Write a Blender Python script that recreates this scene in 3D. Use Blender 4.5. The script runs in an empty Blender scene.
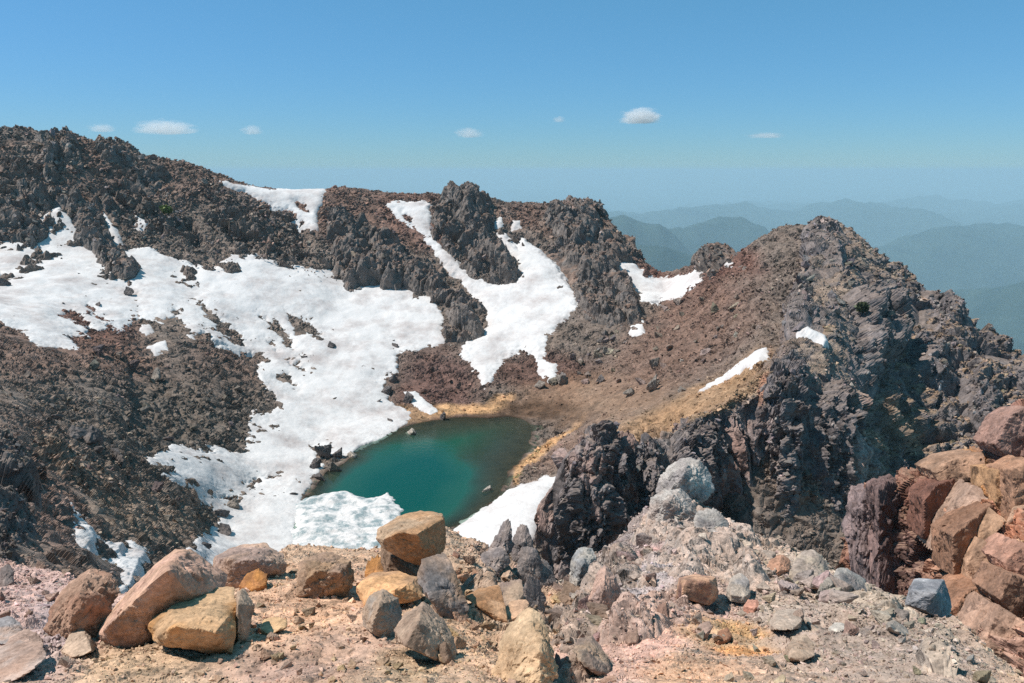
import bpy, math, random
import numpy as np
from concurrent.futures import ThreadPoolExecutor
from math import radians, tan, atan, atan2, sin, cos

# ------------------------------------------------------------------ camera constants
W, H, F = 1024, 683, 760.0
HORIZ = 170.0                                   # image row of the eye-level direction
PITCH = atan((341.5 - HORIZ) / F)
CP, SP = cos(PITCH), sin(PITCH)
LAKE_Z = -52.0
RNG = np.random.default_rng(11)
random.seed(5)
f32 = np.float32

S = bpy.context.scene
COL = S.collection


def at(px, py, Y):
    """a point of the place seen in direction (px, py), Y metres in front of the viewpoint"""
    r = (px - 512.0) / F
    u = (341.5 - py) / F
    dy = CP + u * SP
    dz = -SP + u * CP
    k = Y / dy
    return (r * k, Y, dz * k)


def project(P):
    x, y, z = P[..., 0], P[..., 1], P[..., 2]
    depth = y * CP - z * SP
    up = y * SP + z * CP
    depth = np.maximum(depth, 0.05)
    return 512 + F * x / depth, 341.5 - F * up / depth


# ------------------------------------------------------------------ noise (numpy)
def hsh(ix, iy, iz, seed):
    with np.errstate(over='ignore'):
        n = (ix.astype(np.int32).astype(np.uint32) * np.uint32(374761393)
             + iy.astype(np.int32).astype(np.uint32) * np.uint32(668265263)
             + iz.astype(np.int32).astype(np.uint32) * np.uint32(2246822519)
             + np.uint32((seed * 3266489917) & 0xffffffff))
        n = (n ^ (n >> np.uint32(15))) * np.uint32(2246822519)
        n = (n ^ (n >> np.uint32(13))) * np.uint32(3266489917)
        n = n ^ (n >> np.uint32(16))
    return n


def rnd(ix, iy, iz, seed):
    return (hsh(ix, iy, iz, seed) >> np.uint32(8)).astype(f32) * f32(1.0 / 16777216.0)


def vnoise(p, seed=0):
    """smooth value noise in -1..1"""
    i = np.floor(p)
    f = (p - i).astype(f32)
    f = f * f * f * (f * (f * 6 - 15) + 10)
    i = i.astype(np.int32)
    out = np.zeros(p.shape[:-1], f32)
    for a in (0, 1):
        wa = f[..., 0] if a else 1 - f[..., 0]
        for b in (0, 1):
            wb = f[..., 1] if b else 1 - f[..., 1]
            for c in (0, 1):
                wc = f[..., 2] if c else 1 - f[..., 2]
                out += wa * wb * wc * rnd(i[..., 0] + a, i[..., 1] + b, i[..., 2] + c, seed)
    return out * 2 - 1


POOL = ThreadPoolExecutor(4)


def chunked(fn, p, outs):
    """run fn over slices of the points, several at a time"""
    sh = p.shape[:-1]
    q = np.ascontiguousarray(p, f32).reshape(-1, 3)
    res = [np.empty(len(q), f32) for _ in range(outs)]

    def job(a):
        r = fn(q[a:a + 20000])
        r = (r,) if outs == 1 else r
        for x, y in zip(res, r):
            x[a:a + 20000] = y
    list(POOL.map(job, range(0, len(q), 20000)))
    res = [x.reshape(sh) for x in res]
    return res[0] if outs == 1 else res


def fbm(p, scale, octaves=4, seed=0, gain=0.5):
    return chunked(lambda a: fbm_(a, scale, octaves, seed, gain), np.asarray(p), 1)


def blocks(p, size, seed):
    return chunked(lambda a: blocks_(a, size, seed), np.asarray(p), 4)


def fbm_(p, scale, octaves=4, seed=0, gain=0.5):
    p = np.asarray(p, f32) / f32(scale)
    s = np.zeros(p.shape[:-1], f32)
    a, t = 1.0, 0.0
    for k in range(octaves):
        s += f32(a) * vnoise(p * f32(2.03 ** k) + f32(17.3 * k), seed + k)
        t += a
        a *= gain
    return s / f32(t)


def blocks_(p, size, seed):
    """a heap of faceted stones, one per jittered cell: (height about -1..0.8, tilt 0, gap to next, cell random)"""
    q = np.asarray(p, f32) / np.asarray(size, f32)
    base = np.floor(q - 0.5).astype(np.int32)
    sh = q.shape[:-1]
    d1 = np.full(sh, -9, f32)
    d2 = np.full(sh, -9, f32)
    idr = np.zeros(sh, np.uint32)
    m10 = np.uint32(1023)
    for a in (0, 1):
        for b in (0, 1):
            for c in (0, 1):
                cx, cy, cz = base[..., 0] + a, base[..., 1] + b, base[..., 2] + c
                h = hsh(cx, cy, cz, seed)
                dx = q[..., 0] - (cx + f32(0.5)) - f32(.8) * ((h & m10).astype(f32) / 1023 - f32(0.5))
                dy = q[..., 1] - (cy + f32(0.5)) - f32(.8) * (((h >> np.uint32(10)) & m10).astype(f32) / 1023 - f32(0.5))
                dz = q[..., 2] - (cz + f32(0.5)) - f32(.8) * (((h >> np.uint32(20)) & m10).astype(f32) / 1023 - f32(0.5))
                with np.errstate(over='ignore'):
                    k = h * np.uint32(747796405) + np.uint32(2891336453)
                    k ^= k >> np.uint32(16)
                g0 = ((k & m10).astype(f32) / 511.5 - 1) * f32(.9)
                g1 = (((k >> np.uint32(10)) & m10).astype(f32) / 511.5 - 1) * f32(.9)
                g2 = (((k >> np.uint32(20)) & m10).astype(f32) / 511.5 - 1) * f32(.9)
                off = ((h ^ k) & np.uint32(255)).astype(f32) / 127.5 - 1
                m = np.maximum(np.maximum(np.abs(dx + g1 * dy), np.abs(dy + g2 * dz)), np.abs(dz + g0 * dx))
                val = off * f32(.42) + f32(1.15) * (g0 * dx + g1 * dy + g2 * dz) - f32(3.2) * np.maximum(m - f32(.27), 0)
                top = val > d1
                d2 = np.where(top, d1, np.maximum(d2, val))
                d1 = np.where(top, val, d1)
                idr = np.where(top, k, idr)
    with np.errstate(over='ignore'):
        k2 = idr * np.uint32(2654435769)
        k2 ^= k2 >> np.uint32(15)
    cr = ((k2 >> np.uint32(16)) & np.uint32(65535)).astype(f32) / 65535
    return d1, np.zeros(sh, f32), d1 - d2, cr


def crag_disp(P, octs, seed, warp=0.35):
    """sum of faceted block octaves [(size3, amp)]; returns displacement and block randoms"""
    P = np.asarray(P, f32)
    d = np.zeros(P.shape[:-1], f32)
    cr = np.zeros(P.shape[:-1], f32)
    for k, (size, amp) in enumerate(octs):
        size = np.asarray(size, f32)
        s = float(size.min())
        w = np.stack([fbm(P + f32(31.7 * j), s * 1.1, 1, seed + 50 + j) for j in range(3)], -1) * f32(s * warp)
        h, _, gap, c = blocks(P + w, size, seed + k * 7)
        d += f32(amp) * (h + f32(.15) - f32(.25) * np.exp(-gap / f32(.06)))
        cr += c / len(octs)
    return d, cr


def smooth01(x):
    x = np.clip(x, 0, 1)
    return x * x * (3 - 2 * x)


# ------------------------------------------------------------------ outlines
def poly_d(px, py, poly):
    """signed distance in pixels, positive inside"""
    poly = np.asarray(poly, f32)
    x0, y0 = poly[:, 0], poly[:, 1]
    x1, y1 = np.roll(x0, -1), np.roll(y0, -1)
    inside = np.zeros(px.shape, bool)
    best = np.full(px.shape, 1e9, f32)
    for i in range(len(poly)):
        ex, ey = x1[i] - x0[i], y1[i] - y0[i]
        L = ex * ex + ey * ey + 1e-9
        t = np.clip(((px - x0[i]) * ex + (py - y0[i]) * ey) / L, 0, 1)
        best = np.minimum(best, (px - x0[i] - t * ex) ** 2 + (py - y0[i] - t * ey) ** 2)
        if ey != 0:
            c = ((y0[i] > py) != (y1[i] > py)) & (px < ex * (py - y0[i]) / ey + x0[i])
            inside ^= c
    d = np.sqrt(best)
    return np.where(inside, d, -d)


def region_d(px, py, poly, holes=()):
    poly = np.asarray(poly, f32)
    out = np.full(px.shape, -1e5, f32)
    b = 40
    m = ((px > poly[:, 0].min() - b) & (px < poly[:, 0].max() + b)
         & (py > poly[:, 1].min() - b) & (py < poly[:, 1].max() + b))
    if m.any():
        d = poly_d(px[m], py[m], poly)
        for h in holes:
            d = np.minimum(d, -poly_d(px[m], py[m], h))
        out[m] = d
    return out


# ------------------------------------------------------------------ lofts
def pchip(t, x, tq):
    """monotone cubic through x[k] at t[k] (axis 0), evaluated at tq"""
    x = np.asarray(x, float)
    h = np.diff(t)
    sh = (-1,) + (1,) * (x.ndim - 1)
    d = np.diff(x, axis=0) / h.reshape(sh)
    m = np.zeros_like(x)
    h0, h1 = h[:-1].reshape(sh), h[1:].reshape(sh)
    w1, w2 = 2 * h1 + h0, h1 + 2 * h0
    a, b = d[:-1], d[1:]
    ok = a * b > 0
    with np.errstate(divide='ignore', invalid='ignore'):
        m[1:-1] = np.where(ok, (w1 + w2) / (w1 / np.where(ok, a, 1) + w2 / np.where(ok, b, 1)), 0)
    m[0], m[-1] = d[0], d[-1]
    i = np.clip(np.searchsorted(t, tq, side='right') - 1, 0, len(t) - 2)
    s = ((tq - t[i]) / h[i]).reshape(sh)
    hh = h[i].reshape(sh)
    s2, s3 = s * s, s * s * s
    return ((2 * s3 - 3 * s2 + 1) * x[i] + (s3 - 2 * s2 + s) * hh * m[i]
            + (-2 * s3 + 3 * s2) * x[i + 1] + (s3 - s2) * hh * m[i + 1])


class Sheet:
    """a smooth ground surface lofted through columns of points"""

    def __init__(self, cols, step=1.0, dens=0.3, vmul=1.0, margin=12):
        px = np.array([c[0] for c in cols], float)
        ctrl = []
        for c in cols:
            pts = []
            for q in c[1]:
                if len(q) == 2:
                    pts.append(at(c[0], q[0], q[1]))
                else:                                   # (row, Y, drop): below that line of sight
                    x, y, z = at(c[0], q[0], q[1])
                    pts.append((x, y, z - q[2]))
            ctrl.append(pts)
        ctrl = np.array(ctrl)                            # C,K,3
        K = ctrl.shape[1]
        lo, hi = px[0], px[-1]
        u = [lo]
        while u[-1] < hi:
            x = u[-1]
            u.append(x + (step if -margin < x < W + margin else 4.0))
        u[-1] = hi
        u = np.array(u)
        tk = np.arange(K, dtype=float)
        cu = pchip(px, ctrl, u[::8])
        rows = []
        for k in range(K - 1):
            tt = np.linspace(k, k + 1, 12)
            seg = pchip(tk, cu.transpose(1, 0, 2), tt)   # 12,U,3
            _, qy = project(seg)
            dl = np.linalg.norm(np.diff(seg, axis=0), axis=-1)
            R = np.linalg.norm(seg[1:], axis=-1)
            m = (np.abs(np.diff(qy, axis=0)) + dens * F * dl / R).sum(0)
            n = int(max(3, np.percentile(m, 80) * vmul))
            n = min(n, 420)
            rows.append(np.linspace(k, k + 1, n, endpoint=False))
        v = np.concatenate(rows + [[K - 1.0]])
        full = pchip(tk, ctrl.transpose(1, 0, 2), v)     # V,C,3
        P = pchip(px, full.transpose(1, 0, 2), u)        # U,V,3
        self.P = P.astype(f32)
        self.u, self.v = u, v
        self.refresh()

    def refresh(self):
        P = self.P
        self.N = grid_normals(P)
        self.px, self.py = project(P)
        self.dist = np.linalg.norm(P, axis=-1)
        self.px = self.px.astype(f32)
        self.py = self.py.astype(f32)

    def pick(self, px, py, near=True):
        """nearest visible base point to a direction"""
        d = (self.px - px) ** 2 + (self.py - py) ** 2
        lim = max(2.5, float(d.min()) * 1.5 + 0.5)
        c = np.argwhere(d <= lim)
        k = self.dist[c[:, 0], c[:, 1]].argmin()
        return self.P[c[k, 0], c[k, 1]].astype(float), self.N[c[k, 0], c[k, 1]].astype(float)


def grid_normals(P):
    du = np.gradient(P, axis=0)
    dv = np.gradient(P, axis=1)
    n = np.cross(du, dv)
    n /= np.linalg.norm(n, axis=-1, keepdims=True) + 1e-9
    return n.astype(f32)


# ------------------------------------------------------------------ mesh helpers
def link_mesh(name, verts, quads, mat, col=None, smooth=False, parent=None, tris=None):
    me = bpy.data.meshes.new(name)
    verts = np.asarray(verts, f32).reshape(-1, 3)
    me.vertices.add(len(verts))
    me.vertices.foreach_set('co', verts.ravel())
    faces = np.asarray(quads if tris is None else tris, np.int32)
    n = faces.shape[1]
    me.loops.add(faces.size)
    me.loops.foreach_set('vertex_index', faces.ravel())
    me.polygons.add(len(faces))
    me.polygons.foreach_set('loop_start', np.arange(0, faces.size, n, dtype=np.int32))
    me.polygons.foreach_set('loop_total', np.full(len(faces), n, np.int32))
    me.polygons.foreach_set('use_smooth', np.full(len(faces), bool(smooth)))
    me.update(calc_edges=True)
    if col is not None:
        a = me.color_attributes.new('tint', 'FLOAT_COLOR', 'POINT')
        c = np.ones((len(verts), 4), f32)
        c[:, :3] = np.asarray(col, f32).reshape(-1, 3)
        a.data.foreach_set('color', c.ravel())
    me.materials.append(mat)
    o = bpy.data.objects.new(name, me)
    COL.objects.link(o)
    if parent is not None:
        o.parent = parent
    return o


def tag(o, label=None, cat=None, group=None, kind=None):
    if label:
        o['label'] = label
    if cat:
        o['category'] = cat
    if group:
        o['group'] = group
    if kind:
        o['kind'] = kind
    return o


def grid_quads(mask_v):
    """quads of a U,V grid whose four corners are all in mask; returns compressed index"""
    U, V = mask_v.shape
    ok = mask_v[:-1, :-1] & mask_v[1:, :-1] & mask_v[1:, 1:] & mask_v[:-1, 1:]
    i, j = np.nonzero(ok)
    a = i * V + j
    q = np.stack([a, a + V, a + V + 1, a + 1], -1)
    used = np.unique(q)
    remap = np.full(U * V, -1, np.int64)
    remap[used] = np.arange(len(used))
    return used, remap[q]


def keep_largest(used, q, n):
    """only the largest connected piece of a set of quads (indices into used)"""
    lab = np.arange(len(used))
    while True:
        m = lab[q].min(1)
        new = lab.copy()
        np.minimum.at(new, q.ravel(), np.repeat(m, 4))
        new = new[new]
        new = new[new]
        if np.array_equal(new, lab):
            break
        lab = new
    v, c = np.unique(lab, return_counts=True)
    keep = lab == v[c.argmax()]
    q = q[keep[q[:, 0]]]
    re = np.cumsum(keep) - 1
    return used[keep], re[q]


def sheet_object(name, sh, P, col, mat, mask=None, smooth=False, one=False):
    if mask is None:
        mask = np.ones(P.shape[:2], bool)
    used, q = grid_quads(mask)
    if len(q) == 0:
        return None
    if one:
        used, q = keep_largest(used, q, mask.size)
    return link_mesh(name, P.reshape(-1, 3)[used], q, mat,
                     None if col is None else col.reshape(-1, 3)[used], smooth)


# ------------------------------------------------------------------ materials
def new_mat(name):
    m = bpy.data.materials.new(name)
    m.use_nodes = True
    nt = m.node_tree
    b = nt.nodes['Principled BSDF']
    return m, nt, b


def node(nt, t, **kw):
    n = nt.nodes.new(t)
    for k, v in kw.items():
        setattr(n, k, v)
    return n


def rock_mat(name, s1, s2, bump=0.35, dist=0.05, contrast=0.55, rough=0.92, facet=1.3):
    """tint attribute x two scales of grain, with bump; s1, s2 = noise scales per metre"""
    m, nt, b = new_mat(name)
    L = nt.links.new
    at_ = node(nt, 'ShaderNodeAttribute', attribute_name='tint')
    tc = node(nt, 'ShaderNodeTexCoord')
    n1 = node(nt, 'ShaderNodeTexNoise')
    n1.inputs['Scale'].default_value = s1
    n1.inputs['Detail'].default_value = 6
    n1.inputs['Roughness'].default_value = 0.65
    n2 = node(nt, 'ShaderNodeTexNoise')
    n2.inputs['Scale'].default_value = s2
    n2.inputs['Detail'].default_value = 5
    n2.inputs['Roughness'].default_value = 0.7
    for n in (n1, n2):
        L(tc.outputs['Object'], n.inputs['Vector'])
    mr = node(nt, 'ShaderNodeMapRange')
    mr.inputs['From Min'].default_value = 0.3
    mr.inputs['From Max'].default_value = 0.7
    mr.inputs['To Min'].default_value = 1 - contrast
    mr.inputs['To Max'].default_value = 1 + contrast
    L(n1.outputs['Fac'], mr.inputs['Value'])
    mr2 = node(nt, 'ShaderNodeMapRange')
    mr2.inputs['From Min'].default_value = 0.3
    mr2.inputs['From Max'].default_value = 0.7
    mr2.inputs['To Min'].default_value = 1 - contrast * 0.7
    mr2.inputs['To Max'].default_value = 1 + contrast * 0.7
    L(n2.outputs['Fac'], mr2.inputs['Value'])
    mu = node(nt, 'ShaderNodeMath', operation='MULTIPLY')
    L(mr.outputs[0], mu.inputs[0])
    L(mr2.outputs[0], mu.inputs[1])
    mx = node(nt, 'ShaderNodeMix', data_type='RGBA', blend_type='MULTIPLY')
    mx.inputs['Factor'].default_value = 1
    L(at_.outputs['Color'], mx.inputs[6])
    L(mu.outputs[0], mx.inputs[7])
    # a slight warm / cool drift
    n3 = node(nt, 'ShaderNodeTexNoise')
    n3.inputs['Scale'].default_value = s1 * 0.37
    n3.inputs['Detail'].default_value = 3
    L(tc.outputs['Object'], n3.inputs['Vector'])
    hs = node(nt, 'ShaderNodeMix', data_type='RGBA', blend_type='MULTIPLY')
    L(n3.outputs['Fac'], hs.inputs['Factor'])
    L(mx.outputs[2], hs.inputs[6])
    hs.inputs[7].default_value = (1.12, 0.95, 0.82, 1)
    L(hs.outputs[2], b.inputs['Base Color'])
    b.inputs['Roughness'].default_value = rough
    b.inputs['Specular IOR Level'].default_value = 0.2
    tot = None
    for sc, amp in ((s2 * .22, 1.0), (s2 * .8, .5)):
        vq = node(nt, 'ShaderNodeTexVoronoi')
        vq.inputs['Scale'].default_value = sc
        L(tc.outputs['Object'], vq.inputs['Vector'])
        dif = node(nt, 'ShaderNodeVectorMath', operation='SUBTRACT')
        L(tc.outputs['Object'], dif.inputs[0])
        L(vq.outputs['Position'], dif.inputs[1])
        cc = node(nt, 'ShaderNodeVectorMath', operation='SUBTRACT')
        L(vq.outputs['Color'], cc.inputs[0])
        cc.inputs[1].default_value = (.5, .5, .5)
        dt = node(nt, 'ShaderNodeVectorMath', operation='DOT_PRODUCT')
        L(dif.outputs[0], dt.inputs[0])
        L(cc.outputs[0], dt.inputs[1])
        ml = node(nt, 'ShaderNodeMath', operation='MULTIPLY')
        L(dt.outputs['Value'], ml.inputs[0])
        ml.inputs[1].default_value = facet * amp
        if tot is None:
            tot = ml
        else:
            ad0 = node(nt, 'ShaderNodeMath', operation='ADD')
            L(tot.outputs[0], ad0.inputs[0])
            L(ml.outputs[0], ad0.inputs[1])
            tot = ad0
    gr = node(nt, 'ShaderNodeMath', operation='MULTIPLY_ADD')
    L(n2.outputs['Fac'], gr.inputs[0])
    gr.inputs[1].default_value = dist * .8
    L(tot.outputs[0], gr.inputs[2])
    bp = node(nt, 'ShaderNodeBump')
    bp.inputs['Strength'].default_value = bump
    bp.inputs['Distance'].default_value = 1.0
    L(gr.outputs[0], bp.inputs['Height'])
    L(bp.outputs['Normal'], b.inputs['Normal'])
    return m


def snow_material(name, s=0.5, hi=.70, dirt=(0.47, 0.405, 0.38)):
    m, nt, b = new_mat(name)
    L = nt.links.new
    tc = node(nt, 'ShaderNodeTexCoord')
    n1 = node(nt, 'ShaderNodeTexNoise')
    n1.inputs['Scale'].default_value = s * 0.25
    n1.inputs['Detail'].default_value = 8
    n1.inputs['Roughness'].default_value = 0.7
    n2 = node(nt, 'ShaderNodeTexNoise')
    n2.inputs['Scale'].default_value = s * 3
    n2.inputs['Detail'].default_value = 5
    L(tc.outputs['Object'], n1.inputs['Vector'])
    L(tc.outputs['Object'], n2.inputs['Vector'])
    cr = node(nt, 'ShaderNodeValToRGB')
    cr.color_ramp.elements[0].position = 0.46
    cr.color_ramp.elements[0].color = (0.71, 0.672, 0.648, 1)
    cr.color_ramp.elements[1].position = hi
    cr.color_ramp.elements[1].color = (*dirt, 1)
    L(n1.outputs['Fac'], cr.inputs['Fac'])
    L(cr.outputs['Color'], b.inputs['Base Color'])
    b.inputs['Roughness'].default_value = 0.75
    b.inputs['Specular IOR Level'].default_value = 0.25
    bp = node(nt, 'ShaderNodeBump')
    bp.inputs['Strength'].default_value = 0.35
    bp.inputs['Distance'].default_value = 0.2
    L(n2.outputs['Fac'], bp.inputs['Height'])
    L(bp.outputs['Normal'], b.inputs['Normal'])
    return m


M_FAR = rock_mat('far_rock', 0.5, 2.6, 0.8, 0.12, 0.36)
M_MID = rock_mat('mid_rock', 0.9, 5.0, 0.8, 0.06, 0.36)
M_NEAR = rock_mat('near_rock', 3.0, 30.0, 0.8, 0.012, 0.32)
M_BOULDER = rock_mat('boulder_rock', 2.0, 16.0, 0.8, 0.02, 0.34, facet=.6)
M_SNOW = snow_material('old_snow')


def C(r, g, b):
    """sRGB 0..255 of the material itself -> linear"""
    v = np.array([r, g, b], float) / 255
    return np.where(v <= 0.04045, v / 12.92, ((v + 0.055) / 1.055) ** 2.4)


def paint(px, py, P, base, blobs, seed=0, wob=14, ws=10.0):
    """base colour with soft patches (px, py, rx, ry, angle, colour, weight) of other ground"""
    wx = fbm(P, ws, 4, seed + 2) * wob
    wy = fbm(P + f32(9 * ws), ws, 4, seed + 3) * wob
    col = np.empty(P.shape, f32)
    col[:] = base
    X, Y = px + wx, py + wy
    for (bx, by, rx, ry, ang, c, w) in blobs:
        ca, sa = cos(radians(ang)), sin(radians(ang))
        dx, dy = X - bx, Y - by
        a = (dx * ca + dy * sa) / rx
        b = (-dx * sa + dy * ca) / ry
        k = (w * smooth01(1.6 - np.sqrt(a * a + b * b) * 1.1))[..., None].astype(f32)
        col = col * (1 - k) + np.asarray(c, f32) * k
    return col

# ================================================================== THE CRATER
D_COLS = [
 (-240, [(760,10),(640,16),(590,22),(545,30),(490,44),(440,60),(390,85),(340,115),(290,150),(235,185),(165,205),(95,228),(110,260,6),(110,320,60)]),
 (-60, [(760,10),(640,16),(590,22),(545,30),(490,43),(445,59),(395,84),(348,115),(300,150),(255,188),(190,210),(120,232),(140,262,6),(140,320,60)]),
 (0,   [(760,10),(650,15),(600,21),(548,31),(492,44),(448,60),(398,85),(350,116),(308,150),(260,190),(198,212),(130,236),(150,264,6),(150,320,60)]),
 (60,  [(760,11),(650,18),(600,25),(548,38),(495,56),(448,78),(398,102),(350,132),(310,160),(258,195),(200,218),(132,240),(150,266,6),(150,320,60)]),
 (130, [(760,13),(660,22),(600,34),(550,54),(495,79),(450,98),(400,122),(350,149),(310,172),(262,200),(208,226),(152,246),(165,270,6),(165,320,60)]),
 (200, [(760,18),(660,30),(600,46),(560,73),(518,96),(480,108),(440,122),(392,140),(340,163),(288,196),(216,230),(167,251),(181,276,6),(181,330,60)]),
 (250, [(760,22),(660,34),(610,52),(575,76),(540,98),(500,111),(450,130),(400,149),(345,174),(285,202),(222,234),(184,254),(199,278,6),(199,330,60)]),
 (300, [(760,24),(660,37),(610,56),(575,79),(545,98),(500,114),(447,137),(400,156),(345,180),(280,211),(226,238),(190,257),(205,282,6),(205,330,60)]),
 (345, [(760,24),(660,38),(610,58),(575,80),(547,98),(500,115),(445,141),(402,159),(345,184),(288,214),(228,240),(188,260),(205,286,6),(205,330,60)]),
 (400, [(760,24),(660,38),(610,58),(575,80),(545,98),(490,119),(427,153),(398,165),(348,186),(295,213),(235,240),(194,262),(210,288,6),(210,330,60)]),
 (470, [(760,24),(660,38),(610,57),(570,78),(535,101),(480,122),(418,157),(394,167),(350,187),(296,213),(238,240),(196,263),(212,290,6),(212,330,60)]),
 (530, [(760,24),(660,38),(610,58),(565,80),(520,106),(470,126),(424,147),(392,164),(350,185),(298,210),(240,238),(203,262),(220,290,6),(220,330,60)]),
 (565, [(760,24),(660,38),(610,58),(560,80),(512,106),(465,122),(420,142),(386,162),(350,182),(300,207),(243,236),(203,260),(220,288,6),(220,330,60)]),
 (600, [(760,24),(660,38),(610,58),(560,80),(500,104),(450,122),(415,140),(380,161),(348,181),(300,204),(255,228),(212,252),(232,282,6),(232,330,60)]),
 (632, [(760,24),(660,38),(610,58),(560,79),(490,100),(445,117),(410,134),(375,155),(345,174),(305,199),(280,216),(248,238),(270,270,8),(270,330,70)]),
 (662, [(760,24),(660,38),(610,58),(560,78),(485,96),(440,112),(408,130),(370,150),(335,174),(304,199),(286,215),(273,226),(292,258,10),(292,330,75)]),
 (695, [(760,24),(660,38),(610,56),(560,75),(475,94),(432,106),(404,122),(370,142),(335,163),(305,183),(280,200),(266,212),(288,246,10),(288,330,75)]),
 (720, [(760,24),(660,38),(610,56),(560,74),(470,92),(428,103),(400,118),(370,136),(335,155),(305,168),(282,182),(262,196),(286,228,10),(286,330,75)]),
 (742, [(760,24),(660,38),(610,56),(560,73),(470,90),(420,101),(390,115),(362,130),(328,147),(296,163),(272,177),(252,189),(276,222,10),(276,330,75)]),
 (760, [(760,24),(660,38),(610,56),(560,72),(470,88),(415,100),(380,114),(355,126),(325,140),(292,155),(264,169),(236,184),(262,220,10),(262,330,75)]),
 (800, [(760,24),(660,38),(610,56),(560,72),(480,88),(430,98),(395,110),(365,120),(335,134),(300,148),(262,164),(224,182),(250,216,10),(250,330,75)]),
 (900, [(760,24),(680,38),(640,56),(600,72),(560,88),(530,98),(500,110),(470,120),(430,134),(390,150),(360,166),(330,186),(340,220,20),(340,330,85)]),
]
for c_ in D_COLS:                       # the floor dips out of sight behind the black spires and under the cliff
    if 550 < c_[0] <= 810:
        dr = {2: 12, 3: 12, 4: 4 if c_[0] < 590 else (9 if c_[0] < 640 else 18), 5: 0 if c_[0] < 640 else 6}
        for i_, d_ in dr.items():
            c_[1][i_] = (c_[1][i_][0], c_[1][i_][1], d_)
crater = Sheet(D_COLS, step=1.0, dens=0.30)

LAKE = [(308,497),(318,483),(330,472),(345,462),(358,449),(378,438),(400,428),(425,421),(450,418),(475,417),(505,417),(524,420),(534,430),(530,446),(518,461),(508,478),(497,496),(482,511),(466,521),(445,530),(420,545),(380,552),(340,548),(305,545),(292,525)]


def lake_pt(px, py):
    x, y, z = at(px, py, 1.0)
    k = LAKE_Z / z
    return (x * k, k)


LAKE_W = np.array([lake_pt(*q) for q in LAKE])
# smooth the shore line a little and roughen it
t_ = np.arange(len(LAKE_W) + 1, dtype=float)
LW = np.vstack([LAKE_W, LAKE_W[:1]])
LAKE_S = pchip(t_, LW, np.linspace(0, len(LAKE_W), 400, endpoint=False))

def lake_depth(x, y, d):
    """the far and right banks shelve gently, the near left side drops off"""
    q = np.stack([x, y, x * 0], -1).astype(f32)
    shelf = smooth01((x + 31 + (y - 130) * .80 + fbm(q, 9.0, 3, 95) * 7) / 30)
    d = np.maximum(d + fbm(q, 4.0, 3, 96) * .8, 0)
    return np.minimum(d * (.42 - .34 * shelf) + .016 * (1 - .75 * shelf) * d * d, 5.5)


# sink the lake basin into the crater floor
Pc = crater.P
m = (Pc[..., 1] > 70) & (Pc[..., 1] < 200) & (Pc[..., 0] > -75) & (Pc[..., 0] < 45)
dl = poly_d(Pc[m][:, 0], Pc[m][:, 1], LAKE_S)            # + inside
dl = dl + fbm(Pc[m] * np.array([1, 1, 0], f32), 6.0, 3, 90) * 1.0
zz = Pc[m][:, 2].copy()
inside = dl > 0
bed = LAKE_Z - lake_depth(Pc[m][:, 0], Pc[m][:, 1], dl)
out = LAKE_Z + 0.03 + np.minimum(-dl, 20) * 0.10 + np.maximum(-dl - 3, 0) * 0.03
w = smooth01((-dl) / 16.0)
zz = np.where(inside, bed, out * (1 - w) + np.maximum(zz, LAKE_Z + 0.05) * w)
Pm = Pc[m]
Pm[:, 2] = zz
Pc[m] = Pm
crater.P = Pc
crater.refresh()
lake_d = np.full(Pc.shape[:2], -99, f32)
lake_d[m] = dl

# large undulation of the bare slopes
und = fbm(crater.P, 22.0, 3, 3) * 1.0 + fbm(crater.P, 7.0, 3, 4) * 0.55
und *= smooth01(np.maximum(-lake_d, 0) / 14.0) * smooth01((crater.dist - 25) / 40)
crater.P = crater.P + crater.N * und[..., None]
crater.refresh()

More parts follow.
